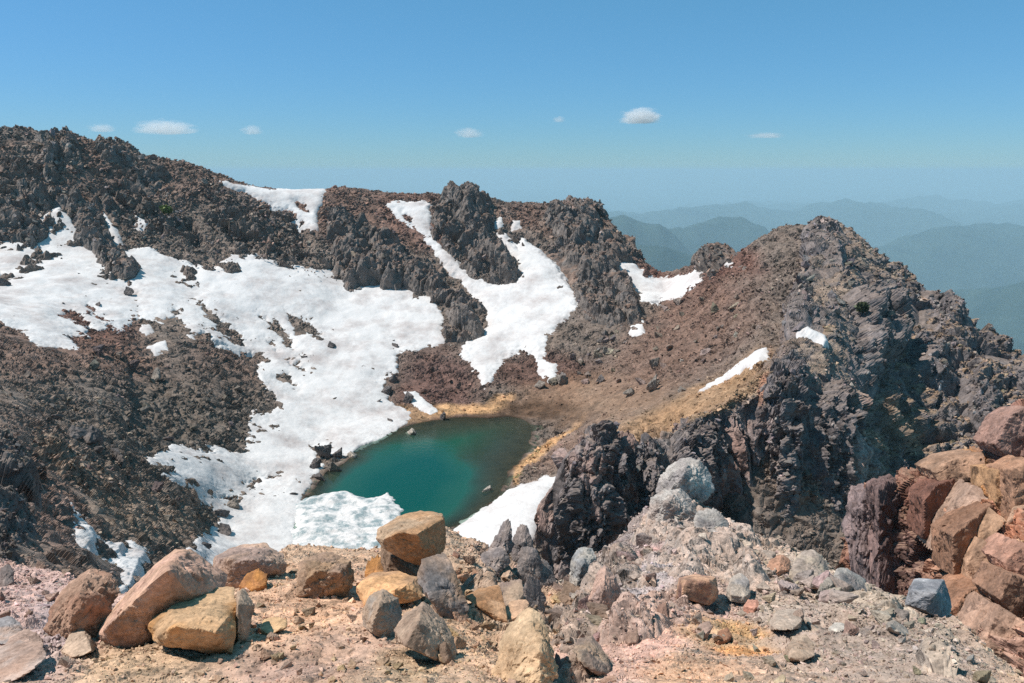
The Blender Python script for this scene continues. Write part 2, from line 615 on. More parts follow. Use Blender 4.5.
# ---- colour of the bare ground
G_DARK, G_GREY = C(116, 106, 99), C(128, 121, 114)
G_RUST, G_RED = C(118, 95, 85), C(112, 83, 74)
G_TAN, G_OCHRE, G_SAND = C(138, 118, 102), C(156, 128, 100), C(186, 150, 112)
G_PINK = C(170, 146, 134)
crater_blobs = [
 (330, 205, 110, 30, 15, G_RUST, .9), (420, 215, 40, 30, 30, G_RED, .7), (560, 215, 70, 18, 0, G_RUST, .9),
 (60, 160, 120, 30, 12, G_RUST, .55), (170, 170, 120, 26, 15, G_RUST, .5),
 (640, 270, 40, 14, 20, G_RED, 1), (700, 300, 40, 30, -40, G_RED, .8), (735, 262, 30, 16, 0, G_RED, .8),
 (90, 325, 50, 22, 20, G_RED, .8), (120, 360, 60, 20, 20, G_RUST, .6), (30, 350, 60, 30, 10, G_RUST, .55),
 (225, 370, 40, 30, 20, G_RUST, .5),
 (190, 420, 80, 50, 0, C(100, 94, 88), .7),
 (440, 378, 40, 28, 10, C(104, 82, 76), .9), (430, 400, 40, 20, 10, C(104, 82, 76), .8),
 (540, 370, 60, 18, 0, C(98, 74, 66), .8),
 (590, 395, 80, 22, -5, C(124, 100, 82), .8), (520, 412, 70, 12, 0, C(84, 66, 52), .9),
 (620, 390, 50, 25, -20, G_TAN, .5),
 (700, 330, 70, 40, -30, C(122, 102, 92), .8), (660, 350, 60, 30, -30, C(118, 98, 88), .8),
 (700, 400, 60, 16, -24, G_OCHRE, .8), (745, 372, 30, 12, -35, G_OCHRE, .8), (640, 432, 60, 18, -20, G_OCHRE, .7),
 (560, 450, 40, 16, -35, C(124, 104, 94), .7),
 (465, 408, 32, 7, -4, G_SAND, 1), (500, 398, 14, 4, -4, G_SAND, .7), (410, 413, 30, 7, -10, G_OCHRE, .9),
 (545, 447, 38, 5, -38, G_SAND, 1), (520, 470, 16, 4, -60, G_SAND, .9),
 (430, 432, 70, 8, -10, C(96, 76, 60), .6),
 (110, 500, 60, 30, 25, C(138, 124, 112), .8), (150, 515, 60, 22, 15, C(132, 118, 106), .8), (60, 455, 36, 16, 40, C(144, 126, 112), .7),
 (20, 470, 60, 50, 30, C(126, 108, 100), .6), (60, 520, 40, 30, 40, C(126, 106, 98), .7),
 (20, 590, 90, 30, 0, G_PINK, 1), (80, 575, 60, 20, 10, C(120, 108, 102), .8),
]
c_col = paint(crater.px, crater.py, crater.P, G_DARK, crater_blobs, 20, 9, 9.0)

# clefts that hold snow stay clear of the crags
STRIPS = [
    ('thin slanting snow strip right of the green shrub', [(188,206),(196,210),(208,224),(232,245),(236,260),(228,262),(213,246),(200,228)]),
    ('small snow streak in a cleft above the wedge of dark rock', [(74,186),(82,190),(92,199),(88,202),(78,196)]),
    ('snow streak running down a cleft left of the broad buttress', [(102,210),(108,218),(118,230),(124,246),(116,248),(108,232)]),
    ('short snow streak just left of the green shrub', [(136,216),(148,222),(146,226),(138,221)])]
SADDLE = [(213,177),(235,184),(270,189),(325,189),(321,205),(316,214),(318,230),(312,228),(303,220),(290,210),(270,203),(258,200),(245,192),(228,188)]


def cleft(sh, px, py):
    k = np.ones(px.shape, f32)
    if sh is crater:
        for _, poly in STRIPS + [('', SADDLE)]:
            k = np.minimum(k, smooth01(-np.maximum(region_d(px, py, poly), -30) / 5 + .1))
    return k


# ---- rubble relief of the bare ground
far = smooth01((crater.dist - 60) / 120)
k_near = smooth01((crater.dist - 12) / 50) * 0.8 + 0.2
rub = np.zeros(crater.P.shape[:2], f32)
crn = np.zeros_like(rub)
for size, amp, sd in ((2.6, .50, 41), (1.2, .34, 42), (0.6, .20, 43)):
    off, tilt, edge, cr = blocks(crater.P + np.stack([fbm(crater.P + j * 5, size, 2, sd + j) for j in range(3)], -1) * f32(size * .4), (size,) * 3, sd)
    gate_c = smooth01(fbm(crater.P, size * 5, 2, sd + 5) * 1.6 + .55)
    rub += f32(amp) * gate_c * (off + .2 - 0.2 * np.exp(-edge / .08))
    crn += cr / 3
calm = 1 - 0.75 * smooth01(1.3 - np.hypot((crater.px - 590) / 90, (crater.py - 398) / 30))
calm *= 1 - 0.8 * smooth01(1.3 - np.hypot((crater.px - 480) / 120, (crater.py - 412) / 16))
calm *= 1 - 0.6 * smooth01(1.4 - np.hypot((crater.px - 690) / 80, (crater.py - 405) / 24))
calm *= 1 - 0.95 * smooth01((lake_d + 2.5) / 3.0)
rub *= k_near * calm
wall = cleft(crater, crater.px, crater.py) * smooth01((crater.dist - 196) / 25) * smooth01((670 - crater.px) / 50) * smooth01((300 - crater.py + np.clip((crater.px - 300) * .1, 0, 30)) / 26)
wq, wcr = crag_disp(crater.P, [((11.0, 11.0, 15.0), 3.0), ((5.0, 5.0, 7.0), 1.8), ((2.3, 2.3, 3.0), .65), ((1.1, 1.1, 1.4), .26)], 61)
wn = smooth01(fbm(crater.P, 14.0, 4, 66) * 2.2 + .45 + .5 * smooth01((crater.py - 215) / 40) - .5 * smooth01((crater.px - 260) / 60))
rub += wall * wn * wq * (.35 + .65 * smooth01((crater.py - np.interp(crater.px, [0, 130, 250, 340, 600], [128, 150, 186, 188, 205]) - 8) / 40))
wk = (wall * (.15 + .55 * wn))[..., None]
c_col = c_col * (1 - wk) + C(116, 108, 103) * wk
P_D = crater.P + crater.N * rub[..., None]
c_col *= (0.8 + 0.62 * crn)[..., None]
wet = smooth01((lake_d + 1.2) / 1.6)[..., None]
c_col = c_col * (1 - wet) + c_col * C(150, 140, 128) * 1.1 * wet
ground = sheet_object('crater_slope', crater, P_D, c_col, M_FAR)
tag(ground, 'rubble slopes and floor of the crater around the lake', kind='structure')

# ================================================================== ROCK CRAGS on the crater wall
CRAG_OCT = [((9.0, 9.0, 15.0), 3.0), ((4.0, 4.0, 6.5), 1.5), ((1.8, 1.8, 2.6), .6), ((.8, .8, 1.1), .22)]


SURF_NEAR = []
SURF = []                                        # surfaces that loose stones are strewn over


def crag(sh, name, label, poly, tmax, L=2.2, octs=CRAG_OCT, seed=1, col=C(118, 113, 110), top=C(132, 108, 94), topw=.6,
         mat=None, group=None, rag=1.6, cat='rock outcrop', lean=0.35, amp=1.0, holes=()):
    d = region_d(sh.px, sh.py, poly, holes)
    dm = d * sh.dist / F
    es = min(1.0, L / 1.2)                       # size of the edge zone, metres
    sel = (dm > -3.2 * es) & (d > -36)
    ii, jj = np.nonzero(sel)
    if len(ii) == 0:
        return None
    a0, a1, b0, b1 = ii.min(), ii.max() + 1, jj.min(), jj.max() + 1
    P, N, dm, sel = sh.P[a0:a1, b0:b1], sh.N[a0:a1, b0:b1], dm[a0:a1, b0:b1], sel[a0:a1, b0:b1]
    dm = dm + fbm(P, 5.0 * es, 4, seed + 90) * rag
    prof = np.where(dm > 0, 1 - np.exp(-np.maximum(dm, 0) / L), np.maximum(dm, -3) * 0.55)
    T = np.where(dm > 0, tmax * prof, prof)
    dd, cr = crag_disp(P, octs, seed)
    T = T + dd * amp * smooth01((dm / es + 1.5) / 3.0)
    T = T * cleft(sh, sh.px[a0:a1, b0:b1], sh.py[a0:a1, b0:b1])
    dirn = N * (1 - lean) + np.array([0, 0, lean], f32)
    dirn /= np.linalg.norm(dirn, axis=-1, keepdims=True)
    Q = P + dirn * T[..., None]
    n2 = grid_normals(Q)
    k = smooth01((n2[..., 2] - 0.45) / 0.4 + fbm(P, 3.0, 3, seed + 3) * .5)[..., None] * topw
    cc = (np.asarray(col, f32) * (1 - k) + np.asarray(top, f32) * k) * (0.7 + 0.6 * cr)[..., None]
    if sh.dist[a0, b0] < 30:
        ok = sel & (dm > .05)
        SURF_NEAR.append((sh, Q[ok], cc[ok], n2[ok]))
    else:
        ok = sel & (dm > .3)
        SURF.append((sh, Q[ok], cc[ok], n2[ok]))
    o = sheet_object(name, sh, Q, cc, mat or M_FAR, sel, one=True)
    if o:
        tag(o, label, cat, group)
    return o


CR = 'crags of the crater rim'
CRAGS = [
 ([(-30,200),(0,192),(25,183),(48,192),(56,225),(46,240),(42,268),(33,262),(12,250),(-30,268)], 3.6, 'dark crag at the left edge just above the upper snow'),
 ([(38,136),(68,130),(80,152),(84,190),(70,215),(52,196),(42,165)], 3.0, 'blocky dark crag high on the left rim under the skyline'),
 ([(68,196),(96,190),(114,200),(122,236),(140,270),(135,283),(112,280),(96,262),(76,240)], 4.2, 'wedge of dark rock pointing down into snow, left of the shrub'),
 ([(126,196),(168,186),(205,205),(222,235),(238,270),(226,281),(198,276),(160,256),(138,246),(122,222)], 4.4, 'broad dark buttress below the green shrub'),
 ([(194,180),(214,182),(230,196),(240,230),(244,256),(228,236),(210,217),(197,203)], 3.2, 'dark crag above the thin slanting snow strip'),
 ([(238,214),(262,208),(284,232),(306,238),(330,262),(318,283),(300,273),(262,263),(242,254)], 3.8, 'jagged crag under the saddle snow, running down to the snowfield'),
 ([(322,206),(342,204),(366,222),(396,240),(432,264),(470,294),(490,316),(486,334),(466,347),(446,344),(440,320),(424,300),(394,292),(370,288),(350,300),(338,286),(328,255)], 4.6, 'long dark cliff band left of the central snow gully'),
 ([(434,212),(441,196),(455,184),(478,190),(492,204),(497,234),(512,255),(522,270),(515,281),(490,285),(474,276),(455,263),(440,250),(430,232)], 5.4, 'tall dark rock tower standing between two snow gullies'),
 ([(542,214),(572,201),(592,204),(606,222),(604,258),(590,270),(566,262),(548,240)], 4.0, 'dark crag at the top of the rim right of the tower'),
 ([(580,262),(606,226),(622,236),(640,262),(618,268),(632,290),(648,308),(640,322),(612,330),(590,324),(574,300)], 4.4, 'dark buttress dropping left of the snow in the gap'),
 ([(690,268),(694,250),(712,247),(736,251),(738,264),(716,276),(700,279)], 4.2, 'small rock tower at the right end of the snow in the gap'),
 ([(96,140),(130,150),(160,166),(180,178),(150,186),(118,172),(96,160)], 2.0, 'weathered crag on the rim line under the long cloud'),
 ([(262,320),(322,336),(320,341),(262,324)], 0.01, None),
]
for k, (poly, tm, lab) in enumerate(CRAGS):
    if lab:
        crag(crater, 'rock_crag', lab, poly, tm, seed=100 + 13 * k, group=CR)
NEAR_OCT = [((3.0, 3.0, 4.5), 1.2), ((1.2, 1.2, 1.8), .6), ((.5, .5, .7), .26), ((.22, .22, .3), .1)]
crag(crater, 'rock_crag', 'black ragged crag at the left edge above the pink rubble', [(-40,440),(0,436),(20,452),(36,478),(40,512),(30,545),(10,566),(-40,575)], .9, L=1.6,
     octs=NEAR_OCT, seed=301, amp=.6, col=C(104, 100, 100), top=C(136, 122, 112), mat=M_MID, rag=.7)
crag(crater, 'rock_crag', 'ochre broken ledge on the left scree beside the black crag', [(34,436),(58,442),(90,474),(108,490),(98,496),(72,484),(42,462)], 1.3, L=1.0,
     octs=NEAR_OCT, seed=311, col=C(136, 122, 111), top=C(152, 134, 119), mat=M_MID, rag=.7)

# ================================================================== SNOW
SNOWS = {}


def snow(sh, label, poly, t=0.55, holes=(), seed=1, L=1.6, name='snow_patch', cat='snow', rag=1.3, mat=None, group='snow patches', lump=0.13):
    SNOWS.setdefault(id(sh), []).append((poly, holes))
    d = region_d(sh.px, sh.py, poly, holes)
    dm = d * sh.dist / F
    sel = (dm > -2.6) & (d > -36)
    ii, jj = np.nonzero(sel)
    if len(ii) == 0:
        print('NO SNOW', label)
        return None
    a0, a1, b0, b1 = ii.min(), ii.max() + 1, jj.min(), jj.max() + 1
    P, N, dm, sel = sh.P[a0:a1, b0:b1], sh.N[a0:a1, b0:b1], dm[a0:a1, b0:b1], sel[a0:a1, b0:b1]
    dm = dm + fbm(P, 3.0, 5, seed + 40, .7) * rag * 1.3
    T = np.where(dm > 0, t * (1 - np.exp(-np.maximum(dm, 0) / L)) + 0.05, 0.05 + np.maximum(dm, -3) * 0.9)
    T = T + fbm(P, 5.0, 3, seed + 60) * lump * smooth01(dm / 3) + fbm(P, 1.1, 3, seed + 70, .7) * .055
    Q = P + N * T[..., None]
    o = sheet_object(name, sh, Q, None, mat or M_SNOW, sel, smooth=True, one=True)
    if o:
        tag(o, label, cat, group)
    return o


S1 = [(-200,200),(-60,215),(0,238),(30,222),(60,206),(75,228),(110,234),(125,250),(150,248),(180,262),(215,270),(232,255),(250,255),(300,268),(335,273),(350,284),(395,284),(430,298),(442,318),(444,345),(420,349),(397,350),(396,372),(382,384),(388,398),(411,413),(405,425),(378,440),(355,454),(335,458),(320,470),(308,488),(300,505),(296,560),(215,575),(178,556),(196,540),(226,527),(210,507),(186,486),(148,460),(170,445),(205,449),(244,452),(249,430),(254,411),(272,415),(281,404),(270,390),(262,380),(246,358),(232,350),(222,342),(205,330),(190,338),(186,325),(176,310),(170,318),(160,322),(148,318),(138,315),(130,324),(120,330),(108,325),(98,330),(86,318),(72,309),(60,316),(85,326),(88,336),(68,334),(78,350),(58,348),(38,346),(22,332),(0,321),(-60,300),(-200,270)]
S1_H = [[(260,317),(268,319),(280,322),(290,338),(293,349),(287,347),(272,330)],
        [(285,312),(305,320),(322,333),(322,338),(310,336),(297,333)],
        [(198,302),(206,303),(220,318),(235,328),(245,340),(246,350),(235,345),(222,335),(212,322),(203,312)],
        [(240,352),(262,352),(268,360),(256,366),(262,378),(250,372),(238,358)],
        [(286,360),(299,361),(303,369),(290,366)], [(278,377),(288,374),(297,387),(290,384)],
        [(265,338),(272,344),(278,352),(270,347)],
        [(88,306),(96,312),(106,318),(102,322),(92,314)],
        [(128,288),(137,293),(136,297),(126,292)],
        [(0,272),(7,276),(6,284),(0,284)],
        [(246,482),(258,476),(261,481),(252,487)], [(260,474),(270,471),(279,476),(270,479)],
        [(210,494),(226,492),(242,498),(243,506),(230,506),(220,500),(212,499)],
        [(314,448),(322,446),(330,452),(330,462),(318,462)],
        [(312,464),(318,459),(322,468),(314,470)]]
snow(crater, 'the great white snowfield sweeping from the left rim down to the lake', S1, 0.55, S1_H, 5, name='snowfield', group=None, L=2.6)
snow(crater, 'central snow gully widening into a fan above the rust scree', [(386,203),(395,201),(431,203),(430,216),(428,226),(437,245),(450,255),(462,265),(475,278),(495,286),(518,283),(524,270),(515,258),(502,240),(492,220),(500,218),(506,238),(518,250),(524,240),(532,245),(545,258),(555,265),(562,280),(577,300),(573,312),(560,325),(546,336),(544,352),(536,364),(534,352),(520,350),(505,358),(495,375),(485,388),(477,378),(470,362),(458,350),(468,340),(488,328),(488,310),(470,292),(450,268),(437,254),(425,240),(410,226),(398,218),(388,208)], 0.7, [[(402,214),(411,217),(412,222),(404,219)]], 15)
snow(crater, 'smooth snow filling the gap between the rim and the right-hand peak', [(612,255),(620,260),(635,265),(648,272),(655,278),(680,277),(700,268),(704,274),(695,285),(680,297),(655,302),(642,302),(635,292),(622,284),(618,270)], 0.7, (), 25)
snow(crater, 'snow lying across the saddle of the left rim on the skyline', SADDLE, .7, [[(293,201),(304,203),(312,214),(302,212)]], 35, L=1.0, rag=.8)
snow(crater, 'narrow snow tongue on the left scree behind the pink tilted boulder', [(68,500),(72,512),(85,520),(100,540),(115,545),(130,540),(148,553),(150,568),(130,582),(116,562),(105,552),(85,545),(80,530),(72,515)], 0.75, [[(98,543),(106,541),(110,550),(102,552)], [(120,550),(126,549),(128,555),(122,556)]], 45, L=.8, rag=.7)
snow(crater, 'clean white snow bank at the right end of the lake below the black spires', [(440,545),(462,522),(485,508),(505,493),(520,484),(545,477),(562,478),(560,492),(562,510),(550,530),(520,545),(480,556)], 1.1, (), 55, rag=.6, lump=.1)
for k, (lab, poly, t) in enumerate([(a_, b_, .9) for a_, b_ in STRIPS] + [
    ('tiny snow spot on the red slope left of the central gully', [(364,215),(373,217),(377,228),(371,231),(366,223)], .6),
    ('tiny snow spot on the red slope right of the rock tower', [(512,220),(520,221),(521,228),(514,227)], .6),
    ('ragged snow remnant at the foot of the dark buttress beside grey boulders', [(534,357),(546,360),(556,364),(556,378),(548,381),(538,372)], .5),
    ('slim snow strip on rust scree just above the lake shore', [(404,392),(415,392),(438,411),(430,415),(412,403)], .5),
    ('small snow chip behind the little tower by the gap', [(722,257),(731,260),(731,267),(724,266)], .5),
    ('long thin snow streak climbing the brown slope toward the right ridge', [(698,392),(725,374),(755,351),(766,348),(767,357),(750,366),(725,380)], .35),
    ('shaded snow pocket at the bottom right of the dark buttress', [(630,326),(642,320),(644,332),(632,335)], .3),
    ('small snow blot on the left scree near its upper snow edge', [(141,324),(150,324),(154,332),(146,336),(140,331)], .4),
    ('flat snow blot lying alone on the left scree', [(147,347),(165,341),(168,350),(155,352)], .4)]):
    snow(crater, lab, poly, t, (), 200 + 11 * k, L=1.0, rag=.5)

# ================================================================== LAKE
pts = LAKE_S
cx, cy = pts.mean(0)
ring = [(cx + (p[0] - cx) * 1.06, cy + (p[1] - cy) * 1.06) for p in pts]
# water sheet as a fine grid over the lake, depth kept per vertex for its colour
gx = np.linspace(pts[:, 0].min() - 3, pts[:, 0].max() + 3, 260)
gy = np.linspace(pts[:, 1].min() - 3, pts[:, 1].max() + 3, 300)
X, Y = np.meshgrid(gx, gy, indexing='ij')
wd = poly_d(X.astype(f32), Y.astype(f32), pts)
Pw = np.stack([X, Y, np.full_like(X, LAKE_Z)], -1).astype(f32)
depth = lake_depth(X, Y, wd)
used, q = grid_quads(wd > -2.5)
M_WATER, nt, b = new_mat('lake_water')
L_ = nt.links.new
dat = node(nt, 'ShaderNodeAttribute', attribute_name='tint')
sep = node(nt, 'ShaderNodeSeparateColor')
L_(dat.outputs['Color'], sep.inputs[0])
rampc = node(nt, 'ShaderNodeValToRGB')
e = rampc.color_ramp.elements
e[0].position = 0.0
e[0].color = (0.075, 0.095, 0.07, 1)
e[1].position = 1.0
e[1].color = (0.0, 0.066, 0.046, 1)
x_ = e.new(0.35)
x_.color = (0.012, 0.084, 0.054, 1)
L_(sep.outputs[0], rampc.inputs['Fac'])
L_(rampc.outputs['Color'], b.inputs['Base Color'])
b.inputs['Roughness'].default_value = 0.08
b.inputs['IOR'].default_value = 1.33
tr = node(nt, 'ShaderNodeBsdfTransparent')
tr.inputs['Color'].default_value = (0.75, 0.86, 0.80, 1)
mixs = node(nt, 'ShaderNodeMixShader')
rampt = node(nt, 'ShaderNodeMapRange')
rampt.inputs['From Min'].default_value = 0.0
rampt.inputs['From Max'].default_value = 0.34
rampt.inputs['To Min'].default_value = 0.12
rampt.inputs['To Max'].default_value = 0.97
L_(sep.outputs[0], rampt.inputs['Value'])
L_(rampt.outputs[0], mixs.inputs[0])
L_(tr.outputs[0], mixs.inputs[1])
L_(b.outputs[0], mixs.inputs[2])
L_(mixs.outputs[0], nt.nodes['Material Output'].inputs['Surface'])
tcw = node(nt, 'ShaderNodeTexCoord')
nw = node(nt, 'ShaderNodeTexNoise')
nw.inputs['Scale'].default_value = 1.2
nw.inputs['Detail'].default_value = 4
bw = node(nt, 'ShaderNodeBump')
bw.inputs['Strength'].default_value = 0.3
bw.inputs['Distance'].default_value = 0.06
L_(tcw.outputs['Object'], nw.inputs['Vector'])
L_(nw.outputs['Fac'], bw.inputs['Height'])
L_(bw.outputs['Normal'], b.inputs['Normal'])
dcol = np.repeat((depth / 5.5)[..., None], 3, -1)
lake = link_mesh('lake_water', Pw.reshape(-1, 3)[used], q, M_WATER, dcol.reshape(-1, 3)[used], True)
tag(lake, 'teal green crater lake with shallow brown edges', kind='structure')

# waterlogged snow shelf floating over the near left end of the lake
ICE = [(296,506),(304,498),(320,496),(345,492),(358,497),(368,499),(378,497),(388,493),(393,503),(399,511),(404,522),(410,545),(380,570),(330,572),(290,560)]
ice_w = np.array([lake_pt(*p) for p in ICE])
gx = np.linspace(ice_w[:, 0].min() - 1, ice_w[:, 0].max() + 1, 170)
gy = np.linspace(ice_w[:, 1].min() - 1, ice_w[:, 1].max() + 1, 170)
X, Y = np.meshgrid(gx, gy, indexing='ij')
Pi = np.stack([X, Y, np.full_like(X, LAKE_Z)], -1).astype(f32)
di = poly_d(X.astype(f32), Y.astype(f32), ice_w) + fbm(Pi, 3.0, 4, 71, .6) * 1.3
lay = fbm(Pi * np.array([.5, 1.4, 1], f32), 2.6, 5, 73, .65)
T = np.where(di > 0, .10 + .5 * (1 - np.exp(-np.maximum(di, 0) / 1.0)) + lay * .75 * smooth01(di / 1.5), np.maximum(di, -1.5) * .5)
Pi[..., 2] += T
used, q = grid_quads(di > -1.2)
M_ICE = snow_material('waterlogged_snow', 1.8, .60, (0.25, 0.31, 0.32))
ice = link_mesh('ice_shelf', Pi.reshape(-1, 3)[used], q, M_ICE, None, True)
tag(ice, 'rumpled waterlogged snow shelf slumping into the near left end of the lake', 'ice')

# ================================================================== THE ROCKY PEAK AND ITS CLIFF (right)
def drop(rows):
    return rows


P_COLS = [
 (536, [(640,84,14),(600,86,8),(560,88),(545,89),(530,90),(518,91.5),(510,93),(512,98,6),(512,112,16)]),
 (552, [(640,84,12),(590,86),(555,88),(520,90),(495,92),(478,93.5),(470,95),(475,100,6),(475,114,18)]),
 (566, [(640,84,12),(590,86),(550,88),(510,90),(475,92),(455,93.5),(446,95),(450,100,7),(450,114,20)]),
 (580, [(640,84,12),(590,86),(550,88),(505,90),(470,92),(450,93.5),(442,95),(446,100,7),(446,114,20)]),
 (603, [(640,84,12),(590,86),(550,88),(505,90),(465,92),(438,94),(424,96),(428,100,8),(430,114,22)]),
 (618, [(640,84,12),(590,86),(550,88),(510,90),(475,92),(455,94),(446,96),(448,100,7),(448,114,20)]),
 (648, [(640,84,12),(590,86),(550,88.5),(510,90.5),(475,93),(450,95),(440,97),(441,101,5),(441,114,16)]),
 (680, [(640,84,12),(590,87),(550,89.5),(505,91.5),(465,94),(436,97),(424,99),(424,104,2),(424,116,10)]),
 (712, [(640,85,12),(590,88),(545,90.5),(500,93),(455,95.5),(422,99),(410,101),(408,107,1.5),(408,120,8)]),
 (745, [(640,86,12),(590,89),(545,91.5),(495,94),(445,96.5),(400,101),(388,104),(384,110,1.5),(384,124,8)]),
 (770, [(640,87,12),(590,90),(545,92.5),(490,95),(435,98),(382,103),(366,108),(352,117,1),(345,132,7)]),
 (796, [(640,88,12),(590,91),(545,93),(485,96),(425,99),(365,106),(332,116),(298,134),(285,150,4)]),
 (822, [(640,88,12),(590,91),(545,93.5),(485,97),(425,101),(360,110),(305,128),(245,158),(219,176)]),
 (848, [(640,89,12),(590,92),(545,95),(490,99),(430,103),(365,114),(310,129),(255,154),(228,172)]),
 (872, [(640,91,12),(590,95),(545,99),(495,103),(435,108),(375,118),(325,132),(275,153),(249,167)]),
 (900, [(640,95,12),(590,99),(545,104),(490,109),(435,115),(380,125),(335,137),(290,152),(267,163)]),
 (930, [(640,97,12),(590,101),(545,106),(490,112),(440,119),(390,128),(345,137),(308,148),(287,156)]),
 (965, [(640,95,12),(590,100),(545,105),(495,111),(450,117),(405,124),(365,131),(330,140),(309,148)]),
 (1024,[(640,90,12),(595,95),(555,100),(510,106),(470,112),(430,118),(395,124),(368,131),(350,138)]),
 (1120,[(660,84,12),(620,90),(585,95),(545,101),(510,106),(475,112),(445,117),(420,123),(405,129)]),
 (1240,[(690,78,12),(650,84),(620,89),(585,95),(555,100),(525,106),(500,111),(480,117),(468,122)]),
]
# two more rows per column carry the surface over the crest and down its far side
for c_ in P_COLS:
    last = c_[1][-1]
    if len(last) == 2 or c_[0] >= 796:
        y0 = last[1]
        c_[1].append((last[0], y0 + 8, 5 + (last[2] if len(last) == 3 else 0)))
        c_[1].append((last[0], y0 + 60, 55))
    else:
        c_[1].append((last[0], last[1] + 8, last[2] + 8))
        c_[1].append((last[0], last[1] + 30, last[2] + 30))
for c_ in P_COLS:
    if c_[0] <= 848:
        k_ = [i for i, q in enumerate(c_[1]) if len(q) == 2]
        k_ = [i for i in k_ if c_[1][i][0] > (470 if c_[0] < 700 else 372)]
        yt = c_[1][k_[-1]][1]
        for i in range(0, k_[-1]):
            q = c_[1][i]
            c_[1][i] = (q[0], yt - (yt - q[1]) * .45) + tuple(q[2:])
peak = Sheet(P_COLS, step=1.0, dens=0.32)
PEAK_PX, PEAK_PY = peak.px.copy(), peak.py.copy()

Pp = peak.P
ribs = fbm(Pp * np.array([1, 1, .22], f32), 7.0, 3, 501)
# big relief: buttresses and gullies, strongest on the cliff and the shaded flank
flank = smooth01((peak.px - 850) / 40) * smooth01((peak.py - 262) / 50)
cliff = smooth01((peak.py - 395 + np.clip((peak.px - 720) * .25, -10, 30)) / 50) * (1 - smooth01((peak.px - 868) / 20))
top = 1 - np.maximum(flank, cliff)
ang = fbm(Pp + 80, 26.0, 2, 502)
rel = ribs * (2.6 * flank + 1.5 * cliff + .5 * top)
oc_cl, cr1 = crag_disp(Pp, [((5.5, 5.5, 18.0), 2.6), ((2.4, 2.4, 8.0), 1.2), ((1.1, 1.1, 2.8), .45), ((.5, .5, .9), .18)], 510, .22)
oc_fl, cr2 = crag_disp(Pp, [((8.0, 8.0, 12.0), 2.4), ((3.4, 3.4, 4.8), 1.2), ((1.5, 1.5, 2.0), .55), ((.65, .65, .85), .2)], 520)
rough_top = .55 + .6 * smooth01(fbm(Pp, 12.0, 3, 530) * 1.6 + .4)
disp = rel + oc_cl * cliff + oc_fl * flank * .95 + oc_fl * top * rough_top * .55
fade_l = smooth01((peak.px - 545) / 12)
Qp = Pp + peak.N * (disp * (.4 + .6 * fade_l))[..., None]
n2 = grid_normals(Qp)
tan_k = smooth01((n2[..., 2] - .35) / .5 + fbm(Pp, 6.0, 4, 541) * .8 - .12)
c_top = C(128, 110, 100)
col_p = np.empty(Pp.shape, f32)
col_p[:] = C(104, 101, 103)
purple = smooth01(fbm(Pp, 5.0, 3, 542) * 1.5 + .3)[..., None]
cl3 = cliff[..., None]
col_p = col_p * (1 - cl3) + (C(142, 132, 132) * (1 - purple) + C(152, 128, 120) * purple) * cl3
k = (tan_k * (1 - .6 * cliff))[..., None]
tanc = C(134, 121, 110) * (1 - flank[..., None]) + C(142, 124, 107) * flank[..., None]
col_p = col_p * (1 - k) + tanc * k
pk_blobs = [(712, 404, 60, 10, -28, C(152, 126, 100), .8), (748, 384, 24, 10, -40, C(148, 124, 100), .8), (763, 388, 4, 16, 8, C(172, 130, 110), .7),
            (810, 320, 22, 12, 10, C(160, 132, 104), .7), (905, 425, 40, 8, 50, C(158, 136, 116), .5), (880, 440, 26, 12, 30, C(160, 138, 116), .5),
            (760, 335, 30, 30, 0, C(118, 102, 94), .5), (830, 250, 30, 18, 0, C(116, 106, 100), .5), (700, 500, 26, 20, 0, C(124, 92, 84), .6),
            (860, 314, 8, 4, 30, C(78, 84, 50), .8)]
col_p = paint(peak.px, peak.py, Pp, col_p, pk_blobs, 550, 7, 6.0)
col_p *= (0.82 + .66 * (cr1 * cliff + cr2 * (1 - cliff)))[..., None]
o = sheet_object('rocky_peak', peak, Qp, col_p, M_FAR)
tag(o, 'brown and grey rocky peak above a dark cliff, right of the lake', 'peak')
peak.Q = Qp
peak_smooth = peak

